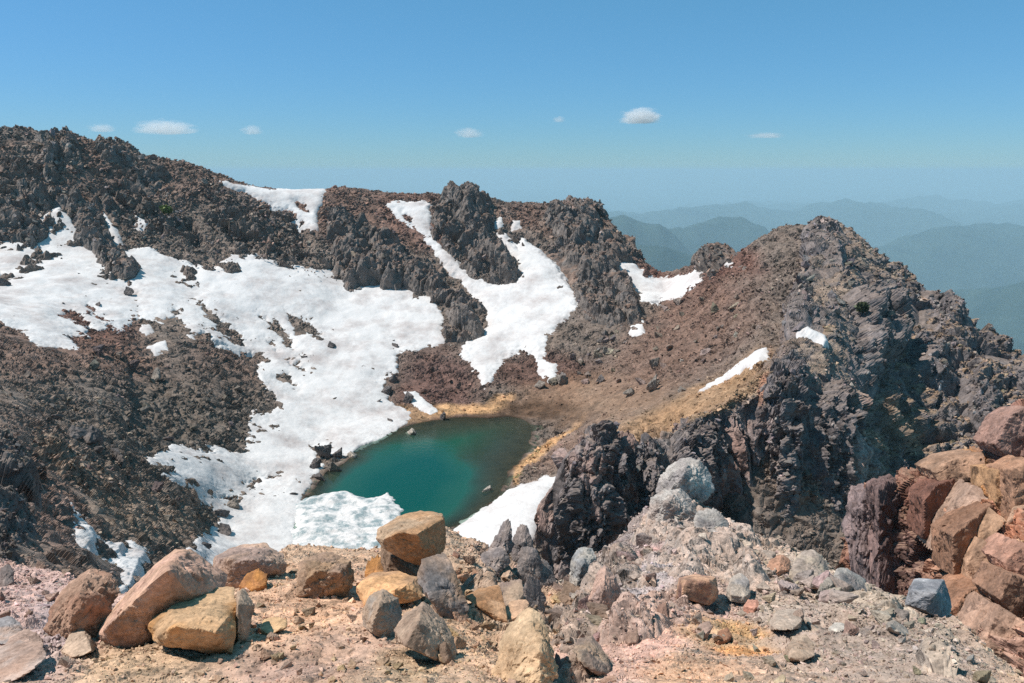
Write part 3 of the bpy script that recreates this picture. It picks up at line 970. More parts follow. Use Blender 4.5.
PK = 'dark crags standing on the right-hand peak'
SP_OCT = [((2.0, 2.0, 7.0), 1.3), ((1.0, 1.0, 3.0), .7), ((.5, .5, 1.0), .3), ((.25, .25, .4), .12)]
for k, (lab, poly, tm, oc) in enumerate([
    ('ragged black spires at the left end of the cliff beside the white snow bank', [(556,560),(560,500),(566,462),(580,450),(590,440),(600,424),(608,418),(618,428),(620,450),(628,480),(620,530),(600,560)], 3.2, SP_OCT),
    ('second clump of dark spires just right of the ragged black spires', [(628,520),(626,470),(634,448),(650,436),(664,442),(672,470),(664,520)], 2.6, SP_OCT),
    ('grey pillar topped cliff block under the ochre slope', [(672,520),(676,450),(684,424),(706,414),(724,410),(728,440),(716,500)], 2.2, SP_OCT),
    ('tall shadowed cliff buttress below the thin snow streak', [(764,470),(764,400),(772,372),(792,352),(806,372),(802,430),(800,530),(770,540)], 3.0, SP_OCT),
    ('pale capped cliff buttress right of the deep black cleft', [(812,540),(810,420),(816,392),(836,378),(852,400),(858,470),(856,545)], 3.6, SP_OCT),
    ('dark summit rocks crowning the right-hand peak', [(758,246),(762,232),(790,222),(812,212),(836,222),(846,244),(842,262),(806,262),(776,270)], 2.4, CRAG_OCT),
    ('dark crag halfway down the left shoulder of the right-hand peak', [(740,292),(744,268),(770,258),(800,270),(806,300),(786,322),(768,308)], 1.4, CRAG_OCT),
    ('purple grey crag above the little zigzag snow patch', [(788,330),(786,306),(806,290),(838,296),(848,318),(836,334),(812,322)], 1.3, CRAG_OCT),
    ('big shadowed crag on the flank right of the zigzag snow patch', [(846,350),(850,296),(880,272),(908,290),(912,330),(894,372),(866,384)], 3.4, CRAG_OCT),
    ('rock horn jutting from the skyline on the right slope', [(930,310),(936,290),(956,296),(968,310),(962,330),(940,336)], 1.5, CRAG_OCT),
    ('dark crag in the shade under the rock horn', [(908,372),(914,330),(938,326),(960,352),(962,400),(930,408)], 3.0, CRAG_OCT),
    ('dark crag low on the right slope against the right edge', [(966,440),(968,380),(992,362),(1030,372),(1060,420),(1040,470),(990,472)], 2.4, CRAG_OCT)]):
    crag(peak, 'rock_crag', lab, poly, tm, L=2.0, octs=oc, seed=600 + 17 * k, col=C(116, 112, 114), top=C(142, 127, 116), topw=.4, group=PK, rag=1.2, lean=.15, amp=.4 if 4 < k < 8 else 1)

snow(peak, 'zigzag snow patch under the purple grey crag on the right-hand peak', [(799,330),(807,327),(825,337),(828,345),(821,350),(817,341),(806,334)], .9, (), 401, L=.5, rag=.3, lump=.1)
snow(peak, 'thin snow sliver alone on the shaded right slope', [(921,373),(926,372),(942,392),(937,395)], 2.8, (), 411, L=.45, rag=.2, lump=.1)

# ================================================================== ORANGE CLIFF AT THE RIGHT EDGE
B_COLS = [
 (846, [(720,44,10),(650,45),(600,46.5),(575,47.5),(555,48.5),(540,49.5),(540,53,8),(540,70,30)]),
 (862, [(720,41,8),(650,42),(600,43.5),(560,45),(515,46.5),(486,47.5),(482,52,5),(482,70,30)]),
 (900, [(720,38,8),(660,39),(610,40.5),(560,42),(510,43.5),(478,45),(472,50,4),(472,68,26)]),
 (925, [(740,35,8),(680,36),(620,37.5),(560,39.5),(505,41.5),(470,43.5),(462,49,4),(462,66,26)]),
 (960, [(760,29,8),(700,30.5),(630,33),(560,36),(500,39),(462,41.5),(452,47,4),(452,64,24)]),
 (990, [(790,25,8),(720,27),(640,30),(560,34),(490,37.5),(440,41),(430,46,3),(430,64,24)]),
 (1024,[(820,22,8),(740,24),(650,27.5),(560,32),(480,36.5),(415,41),(404,46,3),(404,64,24)]),
 (1080,[(860,18,8),(770,20.5),(670,24.5),(570,30),(480,35),(400,41),(386,46,3),(386,64,24)]),
 (1180,[(900,14,8),(800,16.5),(690,21),(580,27),(480,33),(380,40),(362,46,3),(362,64,24)]),
]
bcl = Sheet(B_COLS, step=1.0, dens=0.7)
sq = np.array([1, 1, 1], f32)
# slabs dip down to the left, so the blocks are long along that dip
a_ = radians(38)
Rm = np.array([[cos(a_), 0, sin(a_)], [0, 1, 0], [-sin(a_), 0, cos(a_)]], f32)
Pr = bcl.P @ Rm.T
d_, crb = crag_disp(Pr, [((3.2, 3.6, 4.2), 1.0), ((1.5, 1.7, 2.0), .5), ((.65, .7, 1.0), .24), ((.28, .28, .38), .08)], 701, .25)
left = 1 - smooth01((bcl.px - 905) / 30)
d_ *= 1 - .25 * left
Qb = bcl.P + bcl.N * d_[..., None]
cb = np.empty(Qb.shape, f32)
cb[:] = C(158, 118, 98)
cb = paint(bcl.px, bcl.py, bcl.P, cb, [(890, 540, 36, 70, 0, C(104, 84, 80), 1), (930, 500, 24, 40, 20, C(116, 82, 70), .9), (980, 480, 14, 30, -20, C(190, 140, 88), .9),
    (1010, 440, 24, 40, 20, C(150, 118, 112), .9), (985, 570, 30, 40, 30, C(176, 138, 112), .8), (1000, 640, 40, 40, 0, C(166, 134, 120), .8), (1015, 530, 18, 30, 0, C(168, 116, 92), .8)], 720, 12, 3.0)
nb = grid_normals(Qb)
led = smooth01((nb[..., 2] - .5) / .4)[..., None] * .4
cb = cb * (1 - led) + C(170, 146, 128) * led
cb *= (.85 + .6 * crb)[..., None]
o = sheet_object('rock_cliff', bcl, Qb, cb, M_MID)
tag(o, 'steep orange and purple brown cliff of tilted slabs at the right edge', 'cliff')

# ================================================================== NEAR GROUND
A_COLS = [
 (-260,[(1000,1.7),(820,3.0),(740,4.4),(690,6.0),(645,8.5),(608,12),(575,17),(552,24),(560,27,3),(560,40,14)]),
 (-80, [(1000,1.7),(820,3.2),(735,4.7),(685,6.3),(645,8.6),(608,12),(578,16.5),(555,23),(565,26,3),(565,38,14)]),
 (0,   [(1000,1.7),(820,3.3),(730,4.9),(683,6.3),(645,8.4),(612,11.4),(585,15),(562,20.5),(570,23,3),(570,36,14)]),
 (60,  [(1000,1.7),(820,3.4),(730,4.9),(683,6.2),(648,8.0),(620,10.4),(596,13),(576,16.5),(582,19,3),(582,32,16)]),
 (120, [(1000,1.7),(820,3.4),(730,4.9),(683,6.1),(652,7.5),(628,9.2),(606,11.2),(588,13.2),(594,15.5,3),(594,28,18)]),
 (200, [(1000,1.7),(820,3.4),(730,4.9),(683,6.0),(650,7.3),(622,8.9),(598,10.8),(580,12.6),(586,14.8,3),(586,27,20)]),
 (300, [(1000,1.7),(820,3.4),(730,4.8),(680,6.0),(640,7.6),(604,9.7),(574,12.1),(549,14.8),(556,17,3),(556,29,22)]),
 (380, [(1000,1.7),(820,3.4),(730,4.8),(678,6.0),(636,7.7),(600,9.8),(570,12.3),(546,15.0),(553,17.5,3),(553,29,22)]),
 (450, [(1000,1.7),(820,3.4),(730,4.8),(678,6.0),(636,7.7),(600,9.9),(568,12.6),(534,16.2),(540,18.5,3),(540,30,22)]),
 (500, [(1000,1.7),(820,3.4),(730,4.8),(680,6.0),(644,7.7),(612,10),(584,12.8),(556,16.0),(562,18.5,3),(562,30,22)]),
 (545, [(1000,1.7),(820,3.4),(732,4.9),(686,6.2),(654,8.0),(628,10.2),(604,12.8),(584,15.4),(590,17.8,3),(590,30,22)]),
 (580, [(1000,1.7),(820,3.4),(732,4.9),(684,6.3),(650,8.2),(622,10.6),(596,13.6),(576,16.4),(582,18.8,3),(582,31,22)]),
 (612, [(1000,1.7),(820,3.4),(728,4.9),(676,6.5),(638,8.7),(604,11.6),(572,15.2),(546,18.8),(550,21.5,3),(550,33,22)]),
 (645, [(1000,1.7),(820,3.4),(722,5.0),(664,6.9),(618,9.8),(578,13.4),(542,17.6),(512,21.8),(514,24.5,3),(514,36,24)]),
 (690, [(1000,1.7),(815,3.4),(716,5.1),(656,7.2),(610,10.2),(570,13.8),(534,18),(502,22.4),(505,25.2,3),(505,37,24)]),
 (735, [(1000,1.7),(812,3.4),(716,5.1),(660,7.1),(618,9.8),(584,12.8),(556,16.0),(535,19.2),(540,21.6,3),(540,33,24)]),
 (800, [(1000,1.7),(812,3.4),(718,5.0),(664,6.9),(626,9.2),(596,11.8),(572,14.4),(555,16.8),(561,19,3),(561,31,24)]),
 (850, [(1000,1.7),(815,3.4),(724,4.9),(672,6.6),(638,8.5),(610,10.7),(588,13.0),(572,15.2),(579,17.2,3),(579,29,24)]),
 (905, [(1000,1.7),(820,3.3),(734,4.7),(688,6.0),(658,7.5),(634,9.2),(614,11),(598,12.8),(606,14.6,3),(606,26,24)]),
 (955, [(1000,1.7),(830,3.2),(752,4.3),(712,5.3),(686,6.4),(664,7.7),(646,9.0),(630,10.5),(640,12.2,3),(640,23,24)]),
 (1010,[(1000,1.7),(850,3.0),(786,3.8),(752,4.5),(728,5.3),(706,6.2),(690,7.2),(676,8.3),(686,10,3),(686,20,24)]),
 (1080,[(1000,1.7),(880,2.7),(826,3.3),(796,3.8),(774,4.4),(755,5.0),(742,5.6),(730,6.3),(742,8,3),(742,18,24)]),
 (1240,[(1000,1.7),(920,2.3),(880,2.7),(856,3.0),(838,3.4),(824,3.7),(814,4.1),(806,4.5),(820,6,3),(820,16,24)]),
]
fg = Sheet(A_COLS, step=1.0, dens=0.26)
PA0 = fg.P.copy()
und = fbm(fg.P, 2.6, 4, 801) * .34 + fbm(fg.P, .9, 3, 802) * .09
rocky = smooth01((fg.px - 555) / 90) * smooth01((700 - fg.py) / 110)
rocky = np.maximum(rocky, smooth01((fg.px - 450) / 30) * (1 - smooth01((fg.px - 640) / 30)) * smooth01((660 - fg.py) / 30) * .9)
rocky = np.maximum(rocky, (1 - smooth01((fg.px - 60) / 60)) * smooth01((600 - fg.py) / 20) * .5)
gap = 1 - .8 * smooth01(1.25 - np.hypot((fg.px - 640) / 90, (fg.py - 640) / 40))
fg.P = fg.P + fg.N * und[..., None]
fg.refresh()
b1, cA = crag_disp(fg.P, [((1.8, 1.8, 1.8), .20), ((.8, .8, .8), .09), ((.34, .34, .34), .035), ((.14, .14, .14), .014)], 810, .4)
b2, cA2 = crag_disp(fg.P, [((.5, .5, .5), .06), ((.2, .2, .2), .035), ((.085, .085, .085), .018)], 820, .4)
gate = smooth01(fbm(fg.P, 1.6, 3, 831) * 1.8 + .35)
dA = b1 * rocky * gap * (.35 + .65 * gate) + b2 * (.35 + .65 * gate) * (.8 + .3 * rocky)
QA = fg.P + fg.N * dA[..., None]
base = C(178, 152, 126)
a_blobs = [
 (760, 600, 200, 80, 20, C(158, 140, 124), 1), (900, 640, 120, 50, 30, C(150, 136, 122), .9), (820, 570, 60, 20, 20, C(168, 152, 134), .7),
 (650, 530, 60, 30, -30, C(150, 138, 130), .9), (690, 505, 40, 22, 0, C(150, 142, 136), .8), (655, 548, 24, 12, 0, C(172, 136, 124), .7), (675, 522, 26, 8, 0, C(170, 136, 126), .7),
 (640, 640, 90, 36, -25, C(190, 156, 138), 1), (590, 660, 60, 22, 0, C(182, 152, 134), .8), (720, 630, 50, 18, 20, C(174, 146, 112), .7), (742, 622, 26, 10, 10, C(176, 140, 94), .7), (745, 652, 30, 10, 0, C(200, 146, 92), .8),
 (600, 600, 40, 30, 50, C(150, 142, 138), .8), (650, 585, 40, 12, -30, C(164, 156, 152), .9), (570, 560, 40, 30, 40, C(140, 130, 124), .8),
 (540, 560, 30, 30, 0, C(132, 124, 120), .8), (500, 560, 30, 20, 0, C(158, 136, 118), .6),
 (470, 630, 60, 30, 30, C(172, 144, 116), .7), (320, 600, 90, 34, -10, C(184, 150, 122), .8), (300, 628, 50, 14, -20, C(194, 158, 126), .6),
 (330, 655, 90, 26, -15, C(166, 138, 118), .8), (250, 670, 60, 14, 0, C(172, 144, 128), .6), (410, 660, 40, 20, 0, C(168, 144, 112), .7),
 (140, 660, 90, 22, 0, C(174, 148, 118), .8), (30, 600, 110, 50, 0, C(178, 152, 140), 1), (30, 665, 50, 20, 0, C(168, 148, 140), .7), (60, 620, 30, 30, 0, C(150, 140, 138), .6),
 (120, 582, 40, 12, 20, C(124, 112, 106), .9), (600, 680, 60, 12, 0, C(186, 158, 142), .6), (700, 676, 60, 12, 0, C(190, 152, 120), .7)]
colA = paint(fg.px, fg.py, fg.P, base, a_blobs, 840, 16, 1.8)
dark = smooth01(fbm(fg.P, 1.1, 4, 850) * 2 - .35)[..., None] * rocky[..., None]
colA = colA * (1 - .55 * dark) + C(112, 104, 102) * .55 * dark
colA *= np.array([.97, .99, 1.08], f32)
colA *= (1.02 + .52 * (cA * rocky + cA2 * (1 - rocky)))[..., None]
o = sheet_object('ground', fg, QA, colA, M_NEAR)
tag(o, 'ochre, pink and grey rubble ground in front', kind='structure')
fgq = fg
fgq.Pd = QA

# ---- bare rock breaking through the near ground: a finer sheet over the same ground
O_COLS = [(c_[0], c_[1][2:8] + c_[1][8:10]) for c_ in A_COLS if 440 <= c_[0] <= 960]
oc = Sheet(O_COLS, step=.8, dens=.8)
oc.P = oc.P + oc.N * (fbm(oc.P, 2.6, 4, 801) * .34 + fbm(oc.P, .9, 3, 802) * .09 - .05)[..., None]
oc.refresh()
O_OCT = [((1.7, 1.7, 1.5), .46), ((.8, .8, .7), .22), ((.36, .36, .32), .11), ((.15, .15, .14), .045)]
for k, (lab, poly, tm, c1, c2) in enumerate([
    ('craggy grey and pink rock ridge climbing to the pale striped knob', [(628,575),(634,540),(648,508),(664,488),(690,484),(714,492),(728,512),(748,536),(768,556),(752,578),(716,566),(690,582),(660,578),(640,600)], .32, C(156,148,142), C(186,166,154)),
    ('cracked grey outcrop between the blue grey rock and the pink slope', [(558,606),(566,566),(580,550),(600,556),(626,552),(640,578),(628,604),(604,618),(576,624)], .30, C(146,138,134), C(172,154,142)),
    ('dark fractured outcrop in the gully beside the tan slab', [(546,606),(562,596),(578,622),(612,656),(622,690),(560,700),(552,650)], .26, C(134,122,114), C(168,148,134)),
    ('low grey ledge across the middle of the right slope', [(732,600),(768,598),(808,622),(826,648),(804,664),(772,642),(742,622)], .20, C(152,140,130), C(176,160,146)),
    ('rocky lip of the right slope above the dark drop', [(776,566),(796,552),(820,550),(852,572),(884,592),(912,610),(884,618),(842,600),(800,584)], .26, C(156,148,138), C(182,166,150)),
    ('broken grey brown outcrop below the jagged spires', [(466,590),(476,566),(500,562),(530,580),(556,598),(548,640),(512,644),(484,616)], .24, C(142,128,118), C(170,148,130)),
    ('stained rock ribs on the pink slope left of the squat block', [(606,640),(640,606),(672,590),(700,604),(690,624),(650,640),(620,660)], .12, C(166,146,136), C(186,160,148)),
    ('grey rocks of the lower right slope edge', [(900,640),(930,632),(965,652),(1000,684),(960,690),(920,668)], .2, C(148,140,132), C(176,162,148))]):
    crag(oc, 'rock_outcrop', lab, poly, tm, L=.28, octs=O_OCT, seed=1200 + 19 * k, col=c1 * 1.1, top=c2 * 1.1, topw=.75, mat=M_NEAR, rag=.3, lean=.15, group='rock outcrops of the near slope', amp=.8)


# ================================================================== BOULDERS
def ico(sub):
    me = bpy.data.meshes.new('tmp')
    import bmesh
    bm = bmesh.new()
    bmesh.ops.create_icosphere(bm, subdivisions=sub, radius=1)
    bm.to_mesh(me)
    bm.free()
    v = np.empty(len(me.vertices) * 3, f32)
    me.vertices.foreach_get('co', v)
    t = np.empty(len(me.polygons) * 3, np.int32)
    me.polygons.foreach_get('vertices', t)
    bpy.data.meshes.remove(me)
    return v.reshape(-1, 3), t.reshape(-1, 3)


ICO = {k: ico(k) for k in (1, 2, 3, 4, 5, 6)}


def hull_planes(P):
    """outward unit normals and offsets of the convex hull of a few points"""
    n = len(P)
    out = []
    for i in range(n):
        for j in range(i + 1, n):
            for k in range(j + 1, n):
                nn = np.cross(P[j] - P[i], P[k] - P[i])
                l = np.linalg.norm(nn)
                if l < 1e-7:
                    continue
                nn = nn / l
                s = (P - P[i]) @ nn
                if s.max() < 1e-5:
                    out.append(np.append(nn, P[i] @ nn))
                elif s.min() > -1e-5:
                    out.append(np.append(-nn, -(P[i] @ nn)))
    return np.unique(np.round(np.array(out), 5), axis=0)


def hull_rock(P, sub=5, seed=0, col=C(150, 130, 112), col2=None, k2=.5, rough=1.0, edge=26, cuts=5):
    """a solid stone filling the hull of P: flat broken faces, worn edges, chips; returns verts, tris, tint, centre"""
    P = np.asarray(P, float)
    c = P.mean(0)
    Q = P - c
    pl = hull_planes(Q)
    # knocked-off corners: extra fracture planes just inside the hull
    rr = np.random.default_rng(seed + 5)
    nn = rr.normal(size=(cuts, 3))
    nn /= np.linalg.norm(nn, axis=1, keepdims=True)
    if cuts:
        sup = (Q @ nn.T).max(0) * rr.uniform(.86, .97, cuts)
        pl = np.vstack([pl, np.column_stack([nn, sup])])
    D, T = ICO[sub]
    D = D.astype(float)
    # even out the directions to the stone's own proportions
    ext = np.maximum(np.abs(Q).max(0), .15 * np.abs(Q).max())
    D = D * ext
    D /= np.linalg.norm(D, axis=1, keepdims=True)
    r = np.maximum(D @ pl[:, :3].T, 0) / np.maximum(pl[:, 3], 1e-3)
    rm = r.max(1, keepdims=True)
    t = 1.0 / (rm[:, 0] * ((r / rm) ** edge).sum(1) ** (1.0 / edge))
    V = (D * t[:, None]).astype(f32)
    size = float(np.abs(Q).max())
    W_ = V + np.asarray(seed * 3.7 % 91, f32)
    n = V / (np.linalg.norm(V, axis=1, keepdims=True) + 1e-6)
    d, cr = crag_disp(W_, [((size * .55,) * 3, size * .034), ((size * .24,) * 3, size * .034), ((size * .1,) * 3, size * .016)], 900 + seed, .4)
    d = d * rough + fbm(W_, size * .5, 5, 930 + seed, .6) * size * .03 * rough
    V = V + n * d[:, None]
    tint = np.empty(V.shape, f32)
    tint[:] = col
    if col2 is not None:
        k = smooth01(fbm(W_, size * .7, 4, 960 + seed) * 1.8 + k2)[:, None]
        tint = tint * (1 - k) + np.asarray(col2, f32) * k
    tint *= (.8 + .4 * cr)[:, None]
    return V, T, tint, c


BASES = []


def boulder(name, label, pts, anchor, col, col2=None, k2=.5, sub=5, seed=0, cat='boulder', group=None, rough=1.0, sink=.12,
            sheet=None, mat=None, dY=0.0, parent=None, edge=150):
    sh = sheet or fg
    base, _ = sh.pick(*anchor)
    Y0 = base[1] + dY
    P = np.array([at(q[0], q[1], Y0 + q[2]) for q in pts])
    BASES.append((P.mean(0)[:2], np.abs(P - P.mean(0))[:, :2].max()))
    if sink:
        low = P[np.argsort(P[:, 2])[:4]].copy()
        low[:, 2] -= sink
        P = np.vstack([P, low])
    V, T, tint, c = hull_rock(P, sub, seed, np.asarray(col) * 1.2, None if col2 is None else np.asarray(col2) * 1.2, k2, rough * .75, edge)
    o = link_mesh(name, V, None, mat or M_BOULDER, tint, False, parent, tris=T)
    o.location = c
    if parent is None:
        tag(o, label, cat, group)
    return o


ORA, TANB, GRY, PNK, BRN = C(158, 112, 70), C(164, 140, 114), C(142, 136, 130), C(172, 132, 116), C(142, 110, 86)
LGR, DGR = C(168, 164, 160), C(116, 112, 112)

boulder('boulder', 'big orange brown boulder perched on smaller rocks above the lake',
        [(375,529,.55),(397,516,1.0),(424,509,1.2),(443,514,.9),(382,540,0),(399,532,-.15),(417,534,-.25),(443,519,.45),(447,533,.5),(446,547,.4),(438,564,.1),(428,572,0),(420,566,0),(400,551,0),(384,549,.1),(373,537,.4)],
        (430, 590), C(150, 120, 92), C(164, 142, 120), .35, 6, 1, sink=0, rough=.7, dY=.1)
boulder('rock', 'grey rock in the shade under the right end of the big perched boulder', [(414,580,.3),(422,556,.6),(444,550,.9),(452,562,.6),(460,584,.3),(469,608,.1),(464,616,0),(446,616,-.1),(428,596,-.1)], (448, 614), DGR, C(140,118,100), .4, 5, 2, rough=1.3)
boulder('rock', 'dark block wedged under the left end of the big perched boulder', [(380,545,.7),(404,546,.8),(430,562,.7),(424,580,.1),(402,580,0),(384,576,.1),(392,556,.1)], (404, 582), C(120,100,84), None, .5, 5, 3)
boulder('rock', 'small bright orange rock left of the perched boulder', [(364,572,.1),(368,558,.3),(378,552,.35),(386,556,.3),(387,570,.1),(376,578,-.05),(368,577,0)], (376, 577), C(168,122,76), C(150,112,78), .4, 4, 4)
boulder('rock', 'flat topped ochre block below the perched boulder', [(356,586,.5),(372,572,.9),(400,570,.9),(420,576,.5),(424,598,.05),(402,604,-.15),(398,590,-.25),(366,604,-.1)], (402, 606), C(188,150,112), C(160,130,104), .4, 5, 5, rough=.8)
boulder('rock', 'rounded grey rock leaning at the front of the ochre block', [(361,616,.2),(367,597,.3),(383,587,.4),(399,598,.3),(403,616,.2),(390,633,-.1),(372,624,-.2),(380,604,-.1)], (386, 632), GRY, C(150,132,116), .5, 5, 6)
boulder('boulder', 'grey brown boulder with a sloping top in front of the perched boulder', [(394,630,.3),(402,616,.5),(424,600,.7),(446,622,.5),(457,642,.2),(452,660,0),(430,657,-.25),(406,646,-.3),(418,622,-.1)], (430, 658), C(160,142,126), C(140,122,108), .5, 6, 7)
boulder('stone', 'small dark pointed stone below the grey brown boulder', [(434,657,.1),(439,643,.15),(444,660,-.05),(446,640,.05),(455,659,.1),(450,664,-.05)], (446, 662), C(120,104,92), None, .5, 4, 8, sink=.04, cat='stone')
boulder('boulder', 'long pink boulder with a wedge face standing tilted on the left', [(94,636,.2),(99,622,.3),(130,590,.6),(152,566,.9),(178,547,1.2),(190,545,1.3),(208,566,1.2),(228,577,1.0),(224,592,.6),(193,594,.0),(166,569,-.25),(104,630,-.2),(140,639,-.1),(118,640,-.15)],
        (130, 640), C(178,146,130), C(164,136,118), .4, 6, 9, rough=.8)
boulder('boulder', 'broad ochre boulder with rusty top in front of the pink wedge', [(143,633,.1),(152,616,.5),(172,597,.9),(212,586,1.2),(236,587,1.1),(240,600,.6),(238,628,.1),(236,648,-.05),(214,644,-.25),(190,640,-.3),(160,646,-.2),(147,642,-.1),(175,626,-.35),(216,632,-.3)],
        (200, 650), C(172,144,114), C(170,128,84), .12, 6, 10, rough=.8)
boulder('rock_slab', 'upright grey slab against the right end of the broad ochre boulder', [(236,592,.5),(242,585,.6),(248,592,.5),(255,605,.3),(250,622,.1),(246,637,-.05),(238,642,-.1),(234,630,0),(238,604,.0)], (242, 640), C(150,132,116), None, .5, 5, 11, cat='slab', rough=.7)
boulder('boulder', 'rough brown boulder half buried behind the grey slope at the left', [(42,632,.2),(52,606,.4),(70,582,.7),(92,564,1.0),(112,572,.9),(124,590,.6),(116,612,.2),(98,632,-.1),(66,636,-.2),(76,600,-.2)], (80, 634), C(148,122,106), C(136,106,90), .5, 6, 12, rough=1.4)
boulder('boulder', 'pale topped boulder on the ground edge between snow and the ochre boulder', [(210,576,.3),(213,556,.5),(234,545,.9),(264,541,1.0),(284,554,.7),(287,566,.3),(268,572,.0),(262,560,-.1),(230,560,-.2),(226,584,-.1),(248,580,-.15)], (240, 584), C(164,140,124), C(142,124,116), .5, 6, 13)
boulder('rock', 'small orange rock below the pale topped boulder', [(238,586,.0),(246,573,.25),(258,567,.3),(268,574,.2),(267,584,0),(252,590,-.1)], (254, 588), C(172,122,72), C(150,106,70), .5, 4, 14)
boulder('boulder', 'pitted brown boulder on the ochre slope left of the perched boulder', [(296,572,.2),(300,559,.5),(330,550,.8),(352,559,.5),(355,579,.1),(344,589,-.1),(318,592,-.2),(299,593,-.1),(316,570,-.25),(340,572,-.3)], (325, 594), C(146,122,100), C(132,112,98), .5, 6, 15, rough=1.5)
boulder('rock', 'low light stone lying alone on the ochre slope', [(260,630,.0),(263,619,.25),(276,616,.3),(287,619,.2),(288,626,.05),(276,632,-.1),(266,634,-.1)], (274, 632), C(186,156,122), None, .5, 4, 16, rough=.7)
boulder('rock', 'rounded grey rock at the lower edge of the big snow shelf view', [(330,560,.0),(332,548,.25),(346,543,.35),(357,552,.2),(356,566,.0),(342,568,-.1)], (344, 566), GRY, None, .5, 4, 17, sink=.05) if False else None
boulder('rock', 'brown sided block right of the shaded grey rock', [(464,596,.3),(478,588,.7),(500,584,.8),(506,606,.1),(508,622,-.15),(490,613,-.1),(470,602,.0)], (490, 616), C(150,114,84), C(172,140,112), .35, 5, 18, rough=.6)
boulder('rock', 'grey block with a dark face behind the brown sided block', [(496,600,.1),(500,582,.5),(522,577,.6),(524,594,.2),(514,605,-.1),(500,606,-.1)], (508, 606), C(128,112,104), C(160,140,122), .3, 5, 19, rough=.7)
boulder('rock', 'light flat rock at the foot of the grey block', [(500,612,.1),(512,600,.4),(527,598,.4),(530,606,.2),(516,617,-.1),(504,622,-.1)], (512, 620), C(178,148,124), None, .5, 4, 20, rough=.7)
boulder('boulder', 'tall tan slab leaning at the bottom centre of the view', [(490,676,.5),(500,644,.8),(512,620,1.0),(529,604,1.1),(546,616,.9),(556,642,.6),(559,676,.2),(540,694,.0),(500,696,.1),(516,650,.35),(541,650,.2)], (526, 690), C(172,150,124), C(160,136,110), .5, 6, 21, rough=1.5)
boulder('stone', 'narrow purple brown stone against the right side of the tall tan slab', [(552,670,.1),(556,650,.2),(560,656,.15),(563,668,.0),(560,677,-.05),(553,677,-.05)], (557, 676), C(118,92,88), None, .5, 4, 22, sink=.04, cat='stone')
# jagged outcrop right of the perched boulder
jag = bpy.data.objects.new('rock_outcrop', None)
COL.objects.link(jag)
jb, _ = fg.pick(508, 562)
tag(jag, 'jagged grey outcrop with two pointed spires before the clean snow bank', 'rock outcrop')
for k, (pts, a) in enumerate([
    ([(488,552,.2),(496,534,.4),(503,520,.5),(508,515,.5),(512,522,.4),(514,545,.2),(504,556,-.1),(492,560,-.1)], (500, 562)),
    ([(510,548,.3),(514,534,.5),(520,521,.6),(526,524,.5),(532,540,.4),(536,552,.2),(524,562,.0),(512,560,.0)], (520, 562)),
    ([(476,562,.1),(481,553,.3),(492,546,.4),(506,546,.3),(511,560,.1),(498,571,-.2),(482,571,-.2)], (494, 568)),
    ([(516,560,.2),(522,545,.5),(536,546,.5),(543,562,.4),(540,578,.1),(526,584,-.1),(518,574,-.1)], (530, 580)),
    ([(534,566,.4),(542,556,.7),(552,566,.7),(556,582,.4),(546,592,.1),(536,586,.0)], (546, 588)),
    ([(520,588,.1),(526,570,.3),(536,574,.4),(545,592,.3),(546,612,.1),(536,616,-.1),(526,604,-.1)], (534, 612))]):
    o = boulder('spire' if k < 2 else 'block', '', pts, a, C(136, 126, 122), C(112, 106, 106), .45, 5, 30 + k, parent=jag, rough=1.9)
